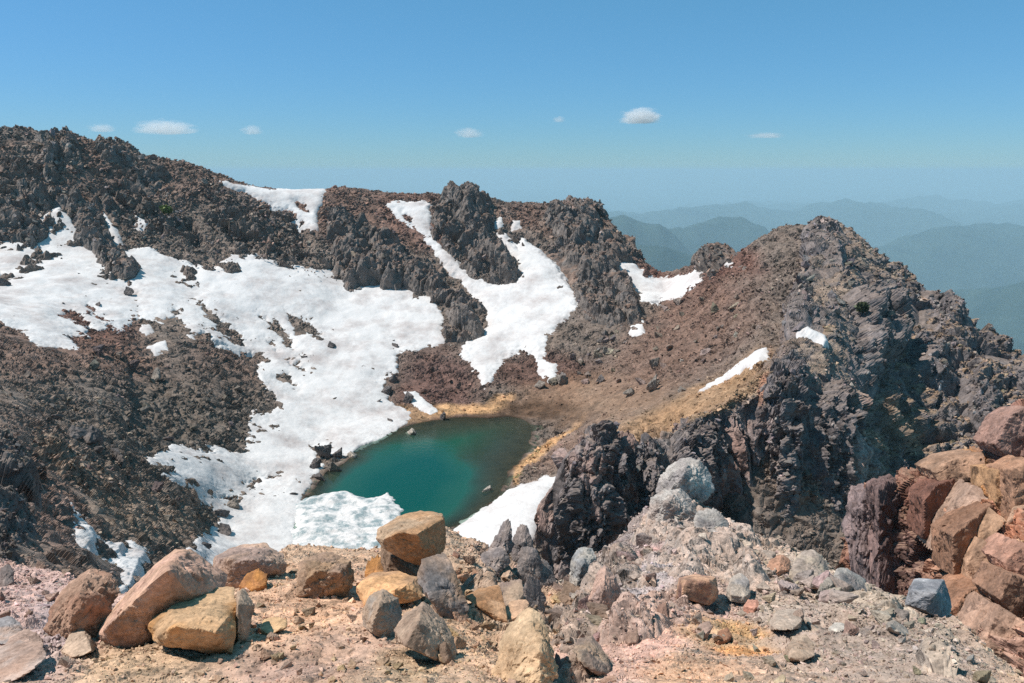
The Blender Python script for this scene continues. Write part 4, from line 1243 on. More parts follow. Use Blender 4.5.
# rocks of the middle and right
RK = [
 ('rock', 'blue grey upright rock at the left foot of the black spires', [(569,580,.1),(571,556,.3),(578,545,.5),(590,544,.5),(597,556,.3),(598,572,.1),(590,590,-.1),(574,592,-.1),(582,566,-.2)], (584, 592), C(136,138,140), C(160,156,150), .35, 5, 1.3),
 ('rock', 'pinkish rough rock beside the blue grey upright rock', [(588,600,.1),(596,574,.4),(606,562,.5),(618,578,.4),(622,596,.2),(612,608,-.1),(596,610,-.1),(604,588,-.2)], (606, 608), C(170,144,132), C(148,130,124), .5, 5, 1.5),
 ('boulder', 'pale grey striped knob crowning the middle rock rise', [(655,492,.3),(660,476,.6),(672,463,.9),(688,454,1.0),(700,460,.8),(711,474,.6),(716,490,.3),(706,500,.0),(690,496,-.2),(668,496,-.2),(684,474,-.15)], (686, 502), LGR, C(138,134,134), .4, 6, 1.5),
 ('boulder', 'pale grey boulder below and left of the striped knob', [(646,516,.2),(651,498,.5),(664,488,.7),(682,486,.7),(694,498,.5),(698,514,.1),(684,522,-.2),(660,526,-.2),(668,502,-.2)], (672, 522), LGR, C(150,140,134), .4, 6, 1.6),
 ('rock', 'grey rounded rock at the right end of the middle rock rise', [(690,526,.2),(698,510,.5),(712,506,.6),(726,514,.4),(730,528,.1),(714,536,-.2),(698,536,-.2)], (712, 536), C(150,146,142), C(126,122,122), .5, 5, 1.5),
 ('rock', 'squat block with a dark purple front on the pink slope', [(676,592,.2),(679,578,.5),(696,573,.7),(716,577,.6),(719,592,.2),(711,599,-.1),(682,598,-.15),(682,580,-.1),(712,580,-.1)], (698, 600), C(116,90,86), C(178,144,120), .2, 5, .6),
 ('rock', 'grey block beside the squat purple fronted block', [(726,590,.2),(731,575,.5),(740,571,.6),(749,578,.4),(751,592,.1),(744,597,-.1),(731,595,-.1)], (740, 597), C(134,130,128), C(158,148,138), .4, 5, 1.0),
 ('boulder', 'pale boulder on the edge of the right slope against the dark cliff', [(789,572,.2),(793,560,.5),(803,550,.7),(816,547,.7),(828,558,.5),(831,572,.2),(818,577,-.1),(798,577,-.1)], (810, 577), C(172,160,144), C(140,130,122), .4, 5, 1.3),
 ('rock', 'reddish rock just left of the pale edge boulder', [(766,568,.1),(770,558,.3),(782,552,.4),(791,560,.3),(790,569,.1),(778,572,-.1)], (778, 571), C(168,132,112), None, .5, 4, 1.3),
 ('rock', 'long grey rock on the edge right of the pale edge boulder', [(832,576,.2),(836,568,.4),(848,567,.5),(866,579,.4),(868,592,.1),(856,590,-.1),(842,582,-.1)], (852, 590), C(150,146,142), C(120,116,116), .5, 5, 1.2),
 ('boulder', 'square blue grey boulder alone at the lower right edge', [(905,599,.2),(909,586,.4),(914,578,.6),(930,580,.7),(944,579,.7),(948,590,.5),(952,606,.3),(944,614,.0),(925,611,-.25),(908,604,-.15),(912,590,-.05),(936,592,-.25)], (926, 612), C(138,140,144), C(116,118,124), .4, 6, .8),
 ('rock_slab', 'thin grey slab lying on the right slope below the square boulder', [(886,622,.2),(894,619,.3),(908,628,.3),(910,636,.0),(902,634,-.1),(890,627,-.1)], (900, 634), C(150,142,134), None, .5, 4, .7),
 ('rock', 'brown block with a cavity shadow in the middle of the right slope', [(786,652,.2),(792,636,.5),(806,634,.5),(814,642,.3),(816,656,.0),(802,662,-.1),(790,658,-.1)], (802, 660), C(140,122,108), C(160,142,126), .4, 5, 1.2),
 ('rock_slab', 'tilted grey slab above the brown block on the right slope', [(768,622,.4),(776,610,.7),(798,608,.7),(802,620,.3),(792,630,-.1),(776,630,-.1)], (784, 630), C(162,148,136), None, .5, 5, .7),
 ('rock', 'small pale stone with a bright top on the right slope', [(828,628,.1),(834,622,.25),(844,622,.25),(847,628,.1),(838,632,-.05)], (838, 631), C(176,170,162), None, .5, 4, .8),
 ('rock', 'dark broken rock in the gully at the bottom right of the tan slab', [(572,650,.2),(578,636,.5),(592,634,.5),(604,650,.3),(613,666,.1),(608,674,-.1),(592,668,-.2),(578,662,-.2)], (594, 672), C(122,108,100), C(150,132,116), .4, 5, 1.6),
 ('rock', 'upright reddish stone on the pink slope under the squat block', [(655,618,.1),(658,604,.2),(665,600,.2),(670,610,.15),(668,619,.0),(660,622,-.05)], (662, 621), C(170,138,120), C(130,106,96), .4, 4, 1.0),
 ('rock', 'round brown stone on the pink slope left of the upright stone', [(625,640,.1),(628,630,.2),(637,628,.2),(640,636,.1),(637,642,-.03),(628,643,-.05)], (633, 642), C(134,112,100), None, .5, 4, 1.0),
 ('rock', 'flat brown stone on the ochre patch of the middle slope', [(694,634,.1),(698,624,.2),(709,620,.2),(714,625,.1),(708,632,-.03),(698,637,-.05)], (704, 634), C(146,126,116), None, .5, 4, .9),
 ('rock', 'rusty stone right of the flat brown stone', [(715,639,.1),(719,630,.2),(728,627,.2),(732,634,.1),(728,640,-.03),(718,641,-.05)], (724, 640), C(138,104,84), None, .5, 4, 1.2),
 ('rock', 'small pink rock below the grey block of the middle slope', [(743,606,.1),(748,599,.2),(757,599,.2),(761,605,.1),(754,609,-.03)], (752, 608), C(178,134,118), None, .5, 4, 1.0),
 ('boulder', 'large pale pink boulder cut by the left bottom corner', [(-20,668,.2),(-10,648,.6),(18,640,.7),(40,643,.5),(49,656,.2),(36,668,-.1),(10,682,-.2),(-15,690,-.2)], (30, 672), C(164,148,140), C(150,128,116), .45, 6, .8),
 ('rock', 'rock with a lit top resting behind the pink corner boulder', [(4,648,.2),(10,636,.4),(26,628,.5),(40,634,.4),(44,646,.1),(28,652,-.1),(12,652,-.1)], (26, 652), C(170,148,136), C(140,120,110), .4, 5, 1.0),
 ('rock', 'blue grey rock at the left edge on the pink rubble', [(-10,636,.1),(-8,620,.4),(8,614,.5),(20,622,.4),(26,636,.1),(10,644,-.1),(-6,644,-.1)], (10, 642), C(138,136,138), C(158,140,130), .4, 5, 1.2),
 ('rock', 'small dark rock by the left edge on the pink rubble', [(-2,582,.2),(0,566,.5),(8,560,.6),(14,570,.4),(14,582,.1),(4,586,-.1)], (6, 584), C(112,104,102), None, .5, 4, 1.5),
 ('rock', 'low grey slab of ground between the brown boulder and the pink corner boulder', [(60,650,.2),(70,632,.5),(82,625,.6),(94,640,.4),(92,652,.0),(74,658,-.1)], (78, 656), C(166,148,132), None, .5, 5, .8),
]
for k, (nm, lab, pts, anc, c1, c2, sub, rg) in enumerate([(r[0], r[1], r[2], r[3], r[4], r[5], r[7], r[8]) for r in RK]):
    boulder(nm, lab, pts, anc, c1, c2, .45, sub, 60 + k, cat={'rock_slab': 'slab'}.get(nm, nm), rough=rg)

# ---- tilted slabs of the orange cliff: parts of the cliff
cliff_o = bpy.data.objects['rock_cliff']
SL = [
 ([(857,512),(864,490),(876,482),(890,496),(892,540),(882,604),(866,598),(859,560)], .1, .5, C(122,108,108)),
 ([(878,486),(890,478),(910,486),(917,506),(911,540),(902,560),(898,596),(878,606),(884,560),(880,520)], .6, .25, C(112,94,92)),
 ([(924,500),(937,484),(958,478),(969,484),(962,500),(944,520),(938,545),(924,540)], .5, .2, C(118,84,72)),
 ([(914,492),(927,498),(921,532),(913,556),(904,560)], -1.0, 1.0, C(170,138,112)),
 ([(938,524),(974,484),(995,490),(992,502),(956,528),(942,548),(934,556)], -1.1, 1.0, C(164,142,130)),
 ([(952,536),(992,503),(1002,520),(984,548),(966,580),(954,580)], .4, .2, C(132,92,70)),
 ([(995,470),(1011,468),(1014,502),(1006,522),(997,504)], -.5, .5, C(186,144,100)),
 ([(995,446),(1010,417),(1028,406),(1040,412),(1040,456),(1006,458)], .2, .35, C(140,110,108)),
 ([(978,528),(990,507),(1008,520),(994,538),(984,552)], -1.2, 1.1, C(186,152,124)),
 ([(949,612),(968,592),(1001,577),(1006,602),(977,646),(968,638)], .3, .5, C(160,112,84)),
 ([(967,562),(986,541),(1000,550),(999,577),(984,582),(969,584)], -.9, .8, C(178,144,120)),
 ([(976,650),(1002,606),(1030,626),(1040,668),(1004,676)], -.6, .8, C(168,138,122)),
 ([(1003,562),(1028,544),(1046,556),(1042,580),(1010,574)], -.6, .6, C(170,126,112)),
 ([(1000,600),(1012,575),(1040,584),(1050,625),(1020,626)], .3, .4, C(150,112,92)),
 ([(930,470),(952,458),(985,452),(990,478),(965,482),(940,484)], -.6, .9, C(166,134,112)),
 ([(1012,470),(1040,456),(1056,500),(1040,545),(1016,540)], -.4, .5, C(172,130,104)),
]
for k, (poly, a, b, c1) in enumerate(SL):
    if k == 3:
        continue
    if a < 0:
        a, b = a * .6, b * .6
    c1 = c1 * .55 + C(160, 134, 116) * .45 if k > 2 else c1 * 1.15 + .01
    pm = np.array(poly, float)
    cx_, cy_ = pm.mean(0)
    base_, _ = bcl.pick(min(cx_, 1030), cy_)
    Y0 = base_[1] - .6
    mpp = Y0 / F * 1.1
    P = []
    for (x, y) in poly:
        dy = np.clip(a * (x - cx_) * mpp * -1 * -1 + b * (cy_ - y) * mpp, -1.6, 2.2)
        P.append(at(x, y, Y0 + dy))
    P = np.array(P)
    back = P + np.array([.5, 3.0, -.8])
    V, T, tint, c = hull_rock(np.vstack([P, (P - P.mean(0)) * .9 + back.mean(0)]), 6, 140 + k, c1 * 1.1, c1 * .85, .4, 1.5 if k < 2 else .7, 30 if k < 2 else 70)
    o = link_mesh('slab', V, None, M_MID, tint, False, cliff_o, tris=T)
    o.location = c

sr = np.random.default_rng(77)
for k in range(50):
    x, y = sr.uniform(905, 1040), sr.uniform(440, 680)
    if y < 650 - (x - 880) * 1.4 + 20 or y > 545 + (x - 880) * .95:
        continue
    base_, n_ = bcl.pick(x, y)
    w_ = sr.uniform(.35, 1.1)
    dirv = np.array([.62, sr.uniform(-.5, .1), .78])
    dirv /= np.linalg.norm(dirv)
    side_ = np.cross(dirv, [0, 1, 0])
    side_ /= np.linalg.norm(side_)
    fw = np.cross(side_, dirv)
    q_ = sr.normal(size=(10, 3))
    q_ /= np.linalg.norm(q_, axis=1, keepdims=True)
    Ph = base_ + np.array([0, .0, 0]) + w_ * (q_[:, :1] * dirv * 1.5 + q_[:, 1:2] * side_ * .8 + q_[:, 2:] * fw * .6)
    c1 = [C(178, 146, 122), C(168, 128, 104), C(150, 116, 98), C(186, 150, 112), C(160, 138, 128)][k % 5]
    c1 = c1 * .6 + C(160, 136, 120) * .4
    V, T, tint, c = hull_rock(Ph, 5, 180 + k, c1 * 1.1, c1 * .85, .4, .6, 70)
    o = link_mesh('slab', V, None, M_MID, tint, False, cliff_o, tris=T)
    o.location = c

# ---- rocks standing in and beside the lake, on the snow, and on the far slopes: solid stones set on the crater ground
STONES = [hull_rock(RNG.normal(size=(10, 3)) / np.array([1, 1, 1.35]) * .55, 4, 200 + k, C(255, 255, 255), None, .5, 1.0, 120, 3)[:3] for k in range(8)]
for k in range(8):
    V = STONES[k][0]
    V = V / (np.abs(V).max() + 1e-6)
    STONES[k] = (V, STONES[k][1], STONES[k][2])


def set_stone(sh, px, py, wpx, hpx, label, col, name='boulder', cat='boulder', group=None, seed=None, mat=None, sink=.25):
    k = RNG.integers(8) if seed is None else seed % 8
    P, N = sh.pick(px, py + hpx * .3)
    d = np.linalg.norm(P)
    V, T, tint = STONES[k]
    a = RNG.uniform(0, 6.28)
    R = np.array([[cos(a), -sin(a), 0], [sin(a), cos(a), 0], [0, 0, 1]])
    V = V @ R.T.astype(f32)
    ext = V.max(0) - V.min(0)
    w, h = wpx * d / F, hpx * d / F
    sc = np.array([w / ext[0], w / ext[1] * .9, h * 1.25 / ext[2]], f32)
    V = V * sc
    o = link_mesh(name, V, None, mat or (M_BOULDER if sh is fg else M_FAR), tint * np.asarray(col, f32) * RNG.uniform(.85, 1.15), False, None, tris=T)
    o.location = P + np.array([0, 0, h * (.5 - sink)])
    tag(o, label, cat, group)
    return o


SNG = 'dark boulders poking out of the snowfield'
for (x, y, w, h, lab, g) in [
    (325, 452, 15, 13, 'largest dark rock on the left shore of the lake', 0), (338, 453, 11, 9, 'dark rock right of the largest shore rock', 0),
    (316, 463, 10, 11, 'dark rock standing in snow left of the lake shore', 0), (319, 475, 14, 6, 'flat dark rock at the water on the left shore', 0),
    (335, 467, 14, 12, 'grey rock half in the water below the largest shore rock', 0), (352, 454, 10, 6, 'pale snow capped stone on the left shore', 0),
    (294, 493, 7, 5, 'single dark stone on snow left of the lake corner', 0), (282, 492, 7, 3, 'thin dark stone beside the single stone on snow', 0),
    (411, 432, 13, 7, 'pale flat rock in the shallows of the upper shore', 0), (390, 419, 6, 5, 'round dark rock at the snow tip above the lake', 0),
    (443, 415, 7, 9, 'dark upright rock on the ochre beach', 0), (487, 490, 10, 8, 'white stone standing in the water at the right', 0),
    (363, 497, 11, 12, 'grey rock frozen into the snow shelf at its water edge', 0), (355, 503, 10, 12, 'second grey rock in the snow shelf beside the first', 0),
    (331, 345, 8, 7, 'lone round dark rock in the middle of the snowfield', 0), (364, 366, 5, 4, 'tiny black rock low on the snowfield', 0),
    (395, 344, 9, 4, 'flat dark rock on snow above the rust patch', 0), (392, 340, 4, 3, 'speck of rock by the flat dark rock on snow', 0),
    (395, 378, 9, 8, 'dark rock at the snow edge above the lake', 0), (386, 389, 10, 7, 'dark rock among others at the left edge of the rust scree', 0),
    (408, 397, 12, 9, 'larger dark rock below the rust scree edge', 0), (378, 400, 6, 4, 'dark stone in snow near the larger dark rock', 0),
    (130, 291, 9, 7, 'dark rock pointing out of upper snow under the wedge crag', 0), (98, 304, 6, 4, 'small rock on snow above the dark scree', 0),
    (4, 282, 9, 9, 'dark rock in snow at the left edge', 0), (65, 303, 4, 3, 'speck of rock high in the left snow', 0),
    (305, 356, 6, 4, 'small dark rock on snow below the rock island', 0), (222, 512, 14, 8, 'dark rock on snow beside the left scree tip', 0),
    (236, 503, 14, 9, 'grey rock on snow beyond the left scree tip', 0), (226, 530, 14, 9, 'dark rock sitting in snow just above the foreground edge', 0),
    (205, 545, 12, 7, 'rock in snow under the left scree tip', 0), (75, 433, 20, 11, 'slanting dark slab boulder on the left scree', 0),
    (92, 436, 22, 16, 'biggest dark boulder of the left scree', 0), (121, 457, 16, 15, 'dark boulder below the biggest boulder of the left scree', 0),
    (98, 450, 10, 9, 'dark stone left of the lower dark boulder on the scree', 0), (110, 484, 9, 6, 'dark stone on the ochre part of the left scree', 0),
    (562, 378, 14, 10, 'grey boulder beside the ragged snow remnant', 0), (540, 384, 11, 7, 'grey boulder at the lower tip of the ragged snow remnant', 0),
    (652, 384, 11, 16, 'tall grey boulder on the brown slope above the black spires', 0), (630, 391, 13, 7, 'flat grey boulder left of the tall grey boulder', 0),
    (654, 362, 10, 11, 'grey boulder upslope of the tall grey boulder', 0), (682, 388, 8, 6, 'dark boulder on the brown slope right of the tall grey boulder', 0),
    (600, 378, 8, 7, 'dark boulder on the tan flat right of the snow remnant', 0), (455, 183, 5, 7, 'small upright rock left on top of the dark tower', 0), (461, 184, 4, 6, 'small upright rock right on top of the dark tower', 0)]:
    c = C(104, 100, 100)
    if 'pale' in lab or 'white' in lab:
        c = C(170, 164, 156)
    elif 'grey' in lab:
        c = C(134, 128, 122)
    set_stone(crater, x, y, w, h, lab, c, 'boulder', 'boulder', None)

# ---- countable loose boulders of the slopes
def pick_many(sh, Q, n, box, ok=None):
    x0, y0, x1, y1 = box
    qx, qy = sh.px, sh.py
    m = (qx > x0) & (qx < x1) & (qy > y0) & (qy < y1)
    if ok is not None:
        m &= ok
    idx = np.flatnonzero(m.ravel())
    return RNG.choice(idx, n)


def scatter_boulders(sh, n, poly, wr, label, col, group, sink=.25):
    pts = []
    poly = np.array(poly, float)
    while len(pts) < n:
        q = RNG.uniform(poly.min(0), poly.max(0), (400, 2)).astype(f32)
        ins = poly_d(q[:, 0], q[:, 1], poly) > 0
        pts += [tuple(p) for p in q[ins]]
    for (x, y) in pts[:n]:
        w = wr[0] * (RNG.uniform(.15, 1) ** -.6)
        w = min(w, wr[1])
        set_stone(sh, x, y, w, w * RNG.uniform(.55, .9), label, np.asarray(col) * RNG.uniform(.75, 1.3) * (1 + RNG.normal(size=3) * .05), 'stone' if sh is fg else 'boulder', 'stone' if sh is fg else 'boulder', group, sink=sink)


scatter_boulders(crater, 46, [(10,360),(120,345),(235,372),(250,420),(180,445),(140,470),(190,500),(215,520),(150,540),(60,470),(0,420)], (4.5, 12), 'dark angular boulder lying among the rubble of the left scree', C(112,106,102), 'boulders on the left scree')
scatter_boulders(crater, 36, [(590,345),(690,290),(770,290),(760,330),(690,370),(640,400),(580,375)], (4, 10), 'grey boulder lying on the brown slope below the right-hand peak', C(138,128,120), 'boulders on the brown slope')
scatter_boulders(peak, 34, [(772,252),(800,226),(822,216),(846,240),(858,290),(850,335),(800,330),(785,300)], (6, 20), 'angular grey block on the upper rocks of the right-hand peak', C(118,113,112), 'blocks on the summit of the right-hand peak', .35)
scatter_boulders(crater, 22, [(545,372),(585,335),(640,325),(620,360),(590,385),(555,385)], (5, 11), 'grey block in the boulder apron below the dark buttress of the gap', C(132,124,118), 'blocks below the dark buttress')
scatter_boulders(fg, 44, [(740,560),(850,585),(960,640),(1000,680),(720,680),(690,610)], (5, 15), 'small angular stone on the grey tan slope at the right', C(150,138,126), 'stones on the right slope')
scatter_boulders(fg, 26, [(596,590),(612,560),(645,520),(690,506),(735,540),(800,560),(850,578),(860,592),(800,590),(740,590),(690,560),(640,590)], (10, 26), 'angular grey and pink rock jutting from the rocky rise below the pale knob', C(160,146,138), 'rocks of the rise below the pale knob', .48)
scatter_boulders(fg, 26, [(780,565),(850,580),(905,606),(960,640),(1000,676),(930,650),(860,610)], (8, 24), 'angular grey rock along the edge of the right slope', C(150,140,132), 'rocks along the edge of the right slope', .4)
scatter_boulders(fg, 20, [(560,580),(600,585),(610,640),(570,660),(545,620)], (10, 28), 'broken rock in the gully between the tan slab and the pink slope', C(146,128,118), 'rocks of the gully', .4)
scatter_boulders(fg, 30, [(560,560),(640,520),(720,545),(690,600),(600,640)], (6, 16), 'rough stone among the pink and grey rubble of the middle rise', C(156,136,126), 'stones on the middle rise')
scatter_boulders(fg, 34, [(450,550),(480,560),(560,590),(575,640),(500,600),(480,650),(450,640)], (7, 20), 'tan stone in the rubble right of the perched boulder', C(160,134,112), 'stones below the perched boulder')
scatter_boulders(fg, 16, [(215,640),(260,600),(300,596),(360,610),(390,640),(330,650),(250,660)], (5, 13), 'brown stone in the grit around the boulders of the ochre ground', C(150,128,110), 'stones around the ochre boulders', .35)
scatter_boulders(fg, 14, [(270,640),(420,660),(440,683),(200,683)], (5, 10), 'small stone on the ochre ground at the bottom', C(164,140,116), 'stones on the ochre ground')
scatter_boulders(fg, 14, [(0,560),(110,570),(60,610),(0,625)], (5, 10), 'small stone on the pink rubble at the left', C(150,128,118), 'stones on the pink rubble')

# ================================================================== LOOSE RUBBLE (too many to count)
def poly_stone(seed):
    r = np.random.default_rng(seed)
    P = r.normal(size=(9, 3))
    P /= np.linalg.norm(P, axis=1, keepdims=True)
    P *= np.array([1, .8, .65]) * r.uniform(.8, 1.1, (9, 1))
    import bmesh
    bm = bmesh.new()
    for p in P:
        bm.verts.new(p)
    bmesh.ops.convex_hull(bm, input=bm.verts)
    bmesh.ops.triangulate(bm, faces=bm.faces)
    bm.verts.ensure_lookup_table()
    for v in list(bm.verts):
        if not v.link_faces:
            bm.verts.remove(v)
    bm.verts.index_update()
    V = np.array([v.co[:] for v in bm.verts], f32)
    T = np.array([[v.index for v in f.verts] for f in bm.faces], np.int32)
    bm.free()
    return V, T


PSTONE = [poly_stone(300 + k) for k in range(14)]


def rubble(name, label, P, N, col, size, mat, seed=0, jitter=.5, flat=.75):
    """stones strewn at points P (n,3) with radius size (n,)"""
    r = np.random.default_rng(seed)
    n = len(P)
    var = r.integers(len(PSTONE), size=n)
    q = r.normal(size=(n, 4))
    q /= np.linalg.norm(q, axis=1, keepdims=True)
    w, x, y, z = q.T
    R = np.stack([1 - 2 * (y * y + z * z), 2 * (x * y - z * w), 2 * (x * z + y * w),
                  2 * (x * y + z * w), 1 - 2 * (x * x + z * z), 2 * (y * z - x * w),
                  2 * (x * z - y * w), 2 * (y * z + x * w), 1 - 2 * (x * x + y * y)], -1).reshape(n, 3, 3)
    tint = col * r.uniform(1 - jitter, 1 + jitter, (n, 1)) * (1 + r.normal(size=(n, 3)) * .03)
    vs, ts, cs = [], [], []
    off = 0
    for k, (V, T) in enumerate(PSTONE):
        i = np.flatnonzero(var == k)
        if len(i) == 0:
            continue
        X = np.einsum('nij,vj->nvi', R[i], V) * size[i][:, None, None]
        X[..., 2] *= flat
        X += P[i][:, None, :] + N[i][:, None, :] * (size[i] * .22)[:, None, None]
        vs.append(X.reshape(-1, 3))
        ts.append((T[None] + (np.arange(len(i)) * len(V))[:, None, None]).reshape(-1, 3) + off)
        cs.append(np.repeat(tint[i], len(V), 0))
        off += len(i) * len(V)
    o = link_mesh(name, np.vstack(vs), None, mat, np.vstack(cs), False, None, tris=np.vstack(ts))
    tag(o, label, None, None, 'stuff')
    return o


def strew(sh, Q, col, n, wt, pxr, seed):
    """n points over a sheet, weight wt per vertex, stone radius by apparent size pxr (min, max)"""
    r = np.random.default_rng(seed)
    w = np.clip(wt, 0, None).ravel().astype(float)
    # even density over the visible picture: weight by the projected size of each grid cell
    idx = r.choice(w.size, n, p=w / w.sum())
    P = Q.reshape(-1, 3)[idx]
    N = sh.N.reshape(-1, 3)[idx]
    d = sh.dist.ravel()[idx]
    s = pxr[0] * r.uniform(.02, 1, n) ** -.42
    s = np.minimum(s, pxr[1]) * d / F
    return P, N, np.asarray(col).reshape(-1, 3)[idx], s


def snow_free(sh):
    m = np.ones(sh.px.shape, f32)
    for poly, holes in SNOWS.get(id(sh), []):
        d = region_d(sh.px, sh.py, poly, holes)
        m = np.where(d > -1.0, 0, m)
    return m


inview = (crater.px > -40) & (crater.px < W + 40) & (crater.py < 640)
visible_back = crater.v[None, :] <= 11.4
free = snow_free(crater) * inview * visible_back * (lake_d < -1.2)
wt = free * (.12 + .88 * calm) * (.35 + .65 * gate_c)
P1 = strew(crater, P_D, c_col, 42000, wt, (.7, 3.0), 41)
rubble('rubble', 'grey and rust rubble strewn over the crater slopes', *[P1[0], P1[1], P1[2] * 1.2, P1[3]], M_FAR, 1)
wt2 = free * wall
P2 = strew(crater, P_D, c_col, 7000, wt2, (.8, 3.6), 42)
rubble('rubble', 'blocky rubble along the crater rim and its wall', *[P2[0], P2[1], P2[2] * 1.25, P2[3]], M_FAR, 2)
inp = (peak.px > 530) & (peak.px < W + 60) & (peak.v[None, :] <= 8.6)
wp = inp * (1.06 - cliff)
for poly, holes in SNOWS.get(id(peak), []):
    wp = wp * (region_d(peak.px, peak.py, poly, holes) < -1.5)
wb = (bcl.px > 850) & (bcl.px < W + 60) & (bcl.py < 690) & (bcl.v[None, :] <= 6.6)
P4 = strew(bcl, Qb, cb, 3200, wb * 1.0, (1.1, 8.0), 45)
rubble('rubble', 'broken rubble lodged between the slabs of the orange cliff', *[P4[0], P4[1], P4[2] * 1.1, P4[3]], M_MID, 7, .4, 1.0)
P3 = strew(peak, peak.Q, col_p, 16000, wp, (.8, 4.0), 43)
rubble('rubble', 'blocky rubble on the right-hand peak and its flank', *[P3[0], P3[1], P3[2] * 1.1, P3[3]], M_FAR, 3)
ps, ns, cs, ss = [], [], [], []
for sh, Q, cc, n2_ in SURF:
    n = min(500, len(Q) // 16)
    i = RNG.choice(len(Q), n)
    ps.append(Q[i]); ns.append(n2_[i]); cs.append(cc[i])
    dd_ = np.linalg.norm(Q[i], axis=1)
    ss.append(np.minimum(1.0 * RNG.uniform(.02, 1, n) ** -.45, 4.5) * dd_ / F)
rubble('rubble', 'broken blocks clinging to the dark crags', np.vstack(ps), np.vstack(ns), np.vstack(cs) * 1.25, np.concatenate(ss), M_FAR, 4, flat=1.0)
inf_ = (fg.px > -60) & (fg.px < W + 60) & (fg.py < 760) & (fg.v[None, :] <= 7.05)
wf = inf_ * (.24 + .80 * rocky + .35 * smooth01(fbm(fg.P, 1.3, 3, 871) * 2 - .1)) * (fg.dist ** .0)
ps, ns, cs, ss = [], [], [], []
for sh, Q, cc, n2_ in SURF_NEAR:
    n = min(1100, len(Q) // 12)
    i = RNG.choice(len(Q), n)
    ps.append(Q[i]); ns.append(n2_[i]); cs.append(cc[i])
    ss.append(np.minimum(.9 * RNG.uniform(.02, 1, n) ** -.5, 6.0) * np.linalg.norm(Q[i], axis=1) / F)
rubble('rubble', 'loose broken stones lodged in the near rock outcrops', np.vstack(ps), np.vstack(ns), np.vstack(cs) * 1.05, np.concatenate(ss), M_NEAR, 6, .4, flat=.85)
# grit and chips gathered round the foot of each boulder
ps, ns, cs, ss = [], [], [], []
fx = QA.reshape(-1, 3)
near_ = np.flatnonzero((fg.dist.ravel() < 30) & (np.repeat(fg.v[None, :] <= 7.05, len(fg.u), 0).ravel()))[::3]
for c_, r_ in BASES:
    dxy = np.linalg.norm(fx[near_, :2] - c_, axis=1)
    cand = near_[(dxy > r_ * .75) & (dxy < r_ * 1.45)]
    if len(cand) == 0:
        continue
    n = int(26 + 34 * min(r_, 1.2))
    i = RNG.choice(cand, n)
    ps.append(fx[i]); ns.append(fg.N.reshape(-1, 3)[i]); cs.append(colA.reshape(-1, 3)[i])
    ss.append(np.minimum(.016 * RNG.uniform(.02, 1, n) ** -.55, .14) * (.6 + .5 * min(r_, 1)))
rubble('rubble', 'chips and grit gathered round the feet of the near boulders', np.vstack(ps), np.vstack(ns), np.vstack(cs) * 1.0, np.concatenate(ss), M_NEAR, 8, .35)
P5 = strew(fg, QA, colA, 52000, wf, (.85, 6.5), 44)
rubble('rubble', 'small loose stones and grit over the near ground', *[P5[0], P5[1], P5[2] * 1.08, P5[3]], M_NEAR, 5, .30)

# ================================================================== PLANTS
def shrub(sh, px, py, wpx, hpx, label, col, seed):
    P, N = sh.pick(px, py)
    d = np.linalg.norm(P)
    r = np.random.default_rng(seed)
    n = 700
    w, h = wpx * d / F * .5, hpx * d / F
    u = r.normal(size=(n, 3))
    u /= np.linalg.norm(u, axis=1, keepdims=True)
    c = u * (r.uniform(.3, 1, (n, 1)) ** .5) * np.array([w, w * .8, h * .6]) + np.array([0, -.5, h * .45])
    a = r.normal(size=(n, 3)) * .22
    b_ = r.normal(size=(n, 3)) * .22
    V = np.stack([c - a, c + b_, c + a, c - b_], 1).reshape(-1, 3)
    q = np.arange(n * 4).reshape(n, 4)
    tint = np.repeat(np.asarray(col) * r.uniform(.6, 1.4, (n, 1)), 4, 0)
    o = link_mesh('shrub', V, q, M_LEAF, tint, False)
    o.location = P + np.array([0, -1.5, 1.2])
    tag(o, label, 'shrub')


M_LEAF, nt, b = new_mat('shrub_leaves')
la = node(nt, 'ShaderNodeAttribute', attribute_name='tint')
nt.links.new(la.outputs['Color'], b.inputs['Base Color'])
b.inputs['Roughness'].default_value = .7
shrub(crater, 170, 215, 11, 6, 'yellow green shrub growing on the dark crater wall', (.13, .17, .03), 1)
shrub(peak, 857, 314, 9, 6, 'dull green shrub high on the shaded side of the right-hand peak', (.06, .075, .03), 2)

# ================================================================== FAR HILLS AND PLAIN
ny, nx = 620, 640
lo = np.geomspace(900, 60000, ny)
az = np.radians(np.linspace(-50, 62, nx))
AZ, RR = np.meshgrid(az, lo, indexing='ij')
X, Y = RR * np.sin(AZ), RR * np.cos(AZ)
P = np.stack([X, Y, np.zeros_like(X)], -1).astype(f32)


def ridged(p, s, seed):
    out, a, t = 0, 1.0, 0
    for k in range(5):
        n = 1 - np.abs(fbm(p + f32(k * 900), s / 2.1 ** k, 1, seed + k)) * 1.6
        out = out + a * n
        t += a
        a *= .5
    return out / t


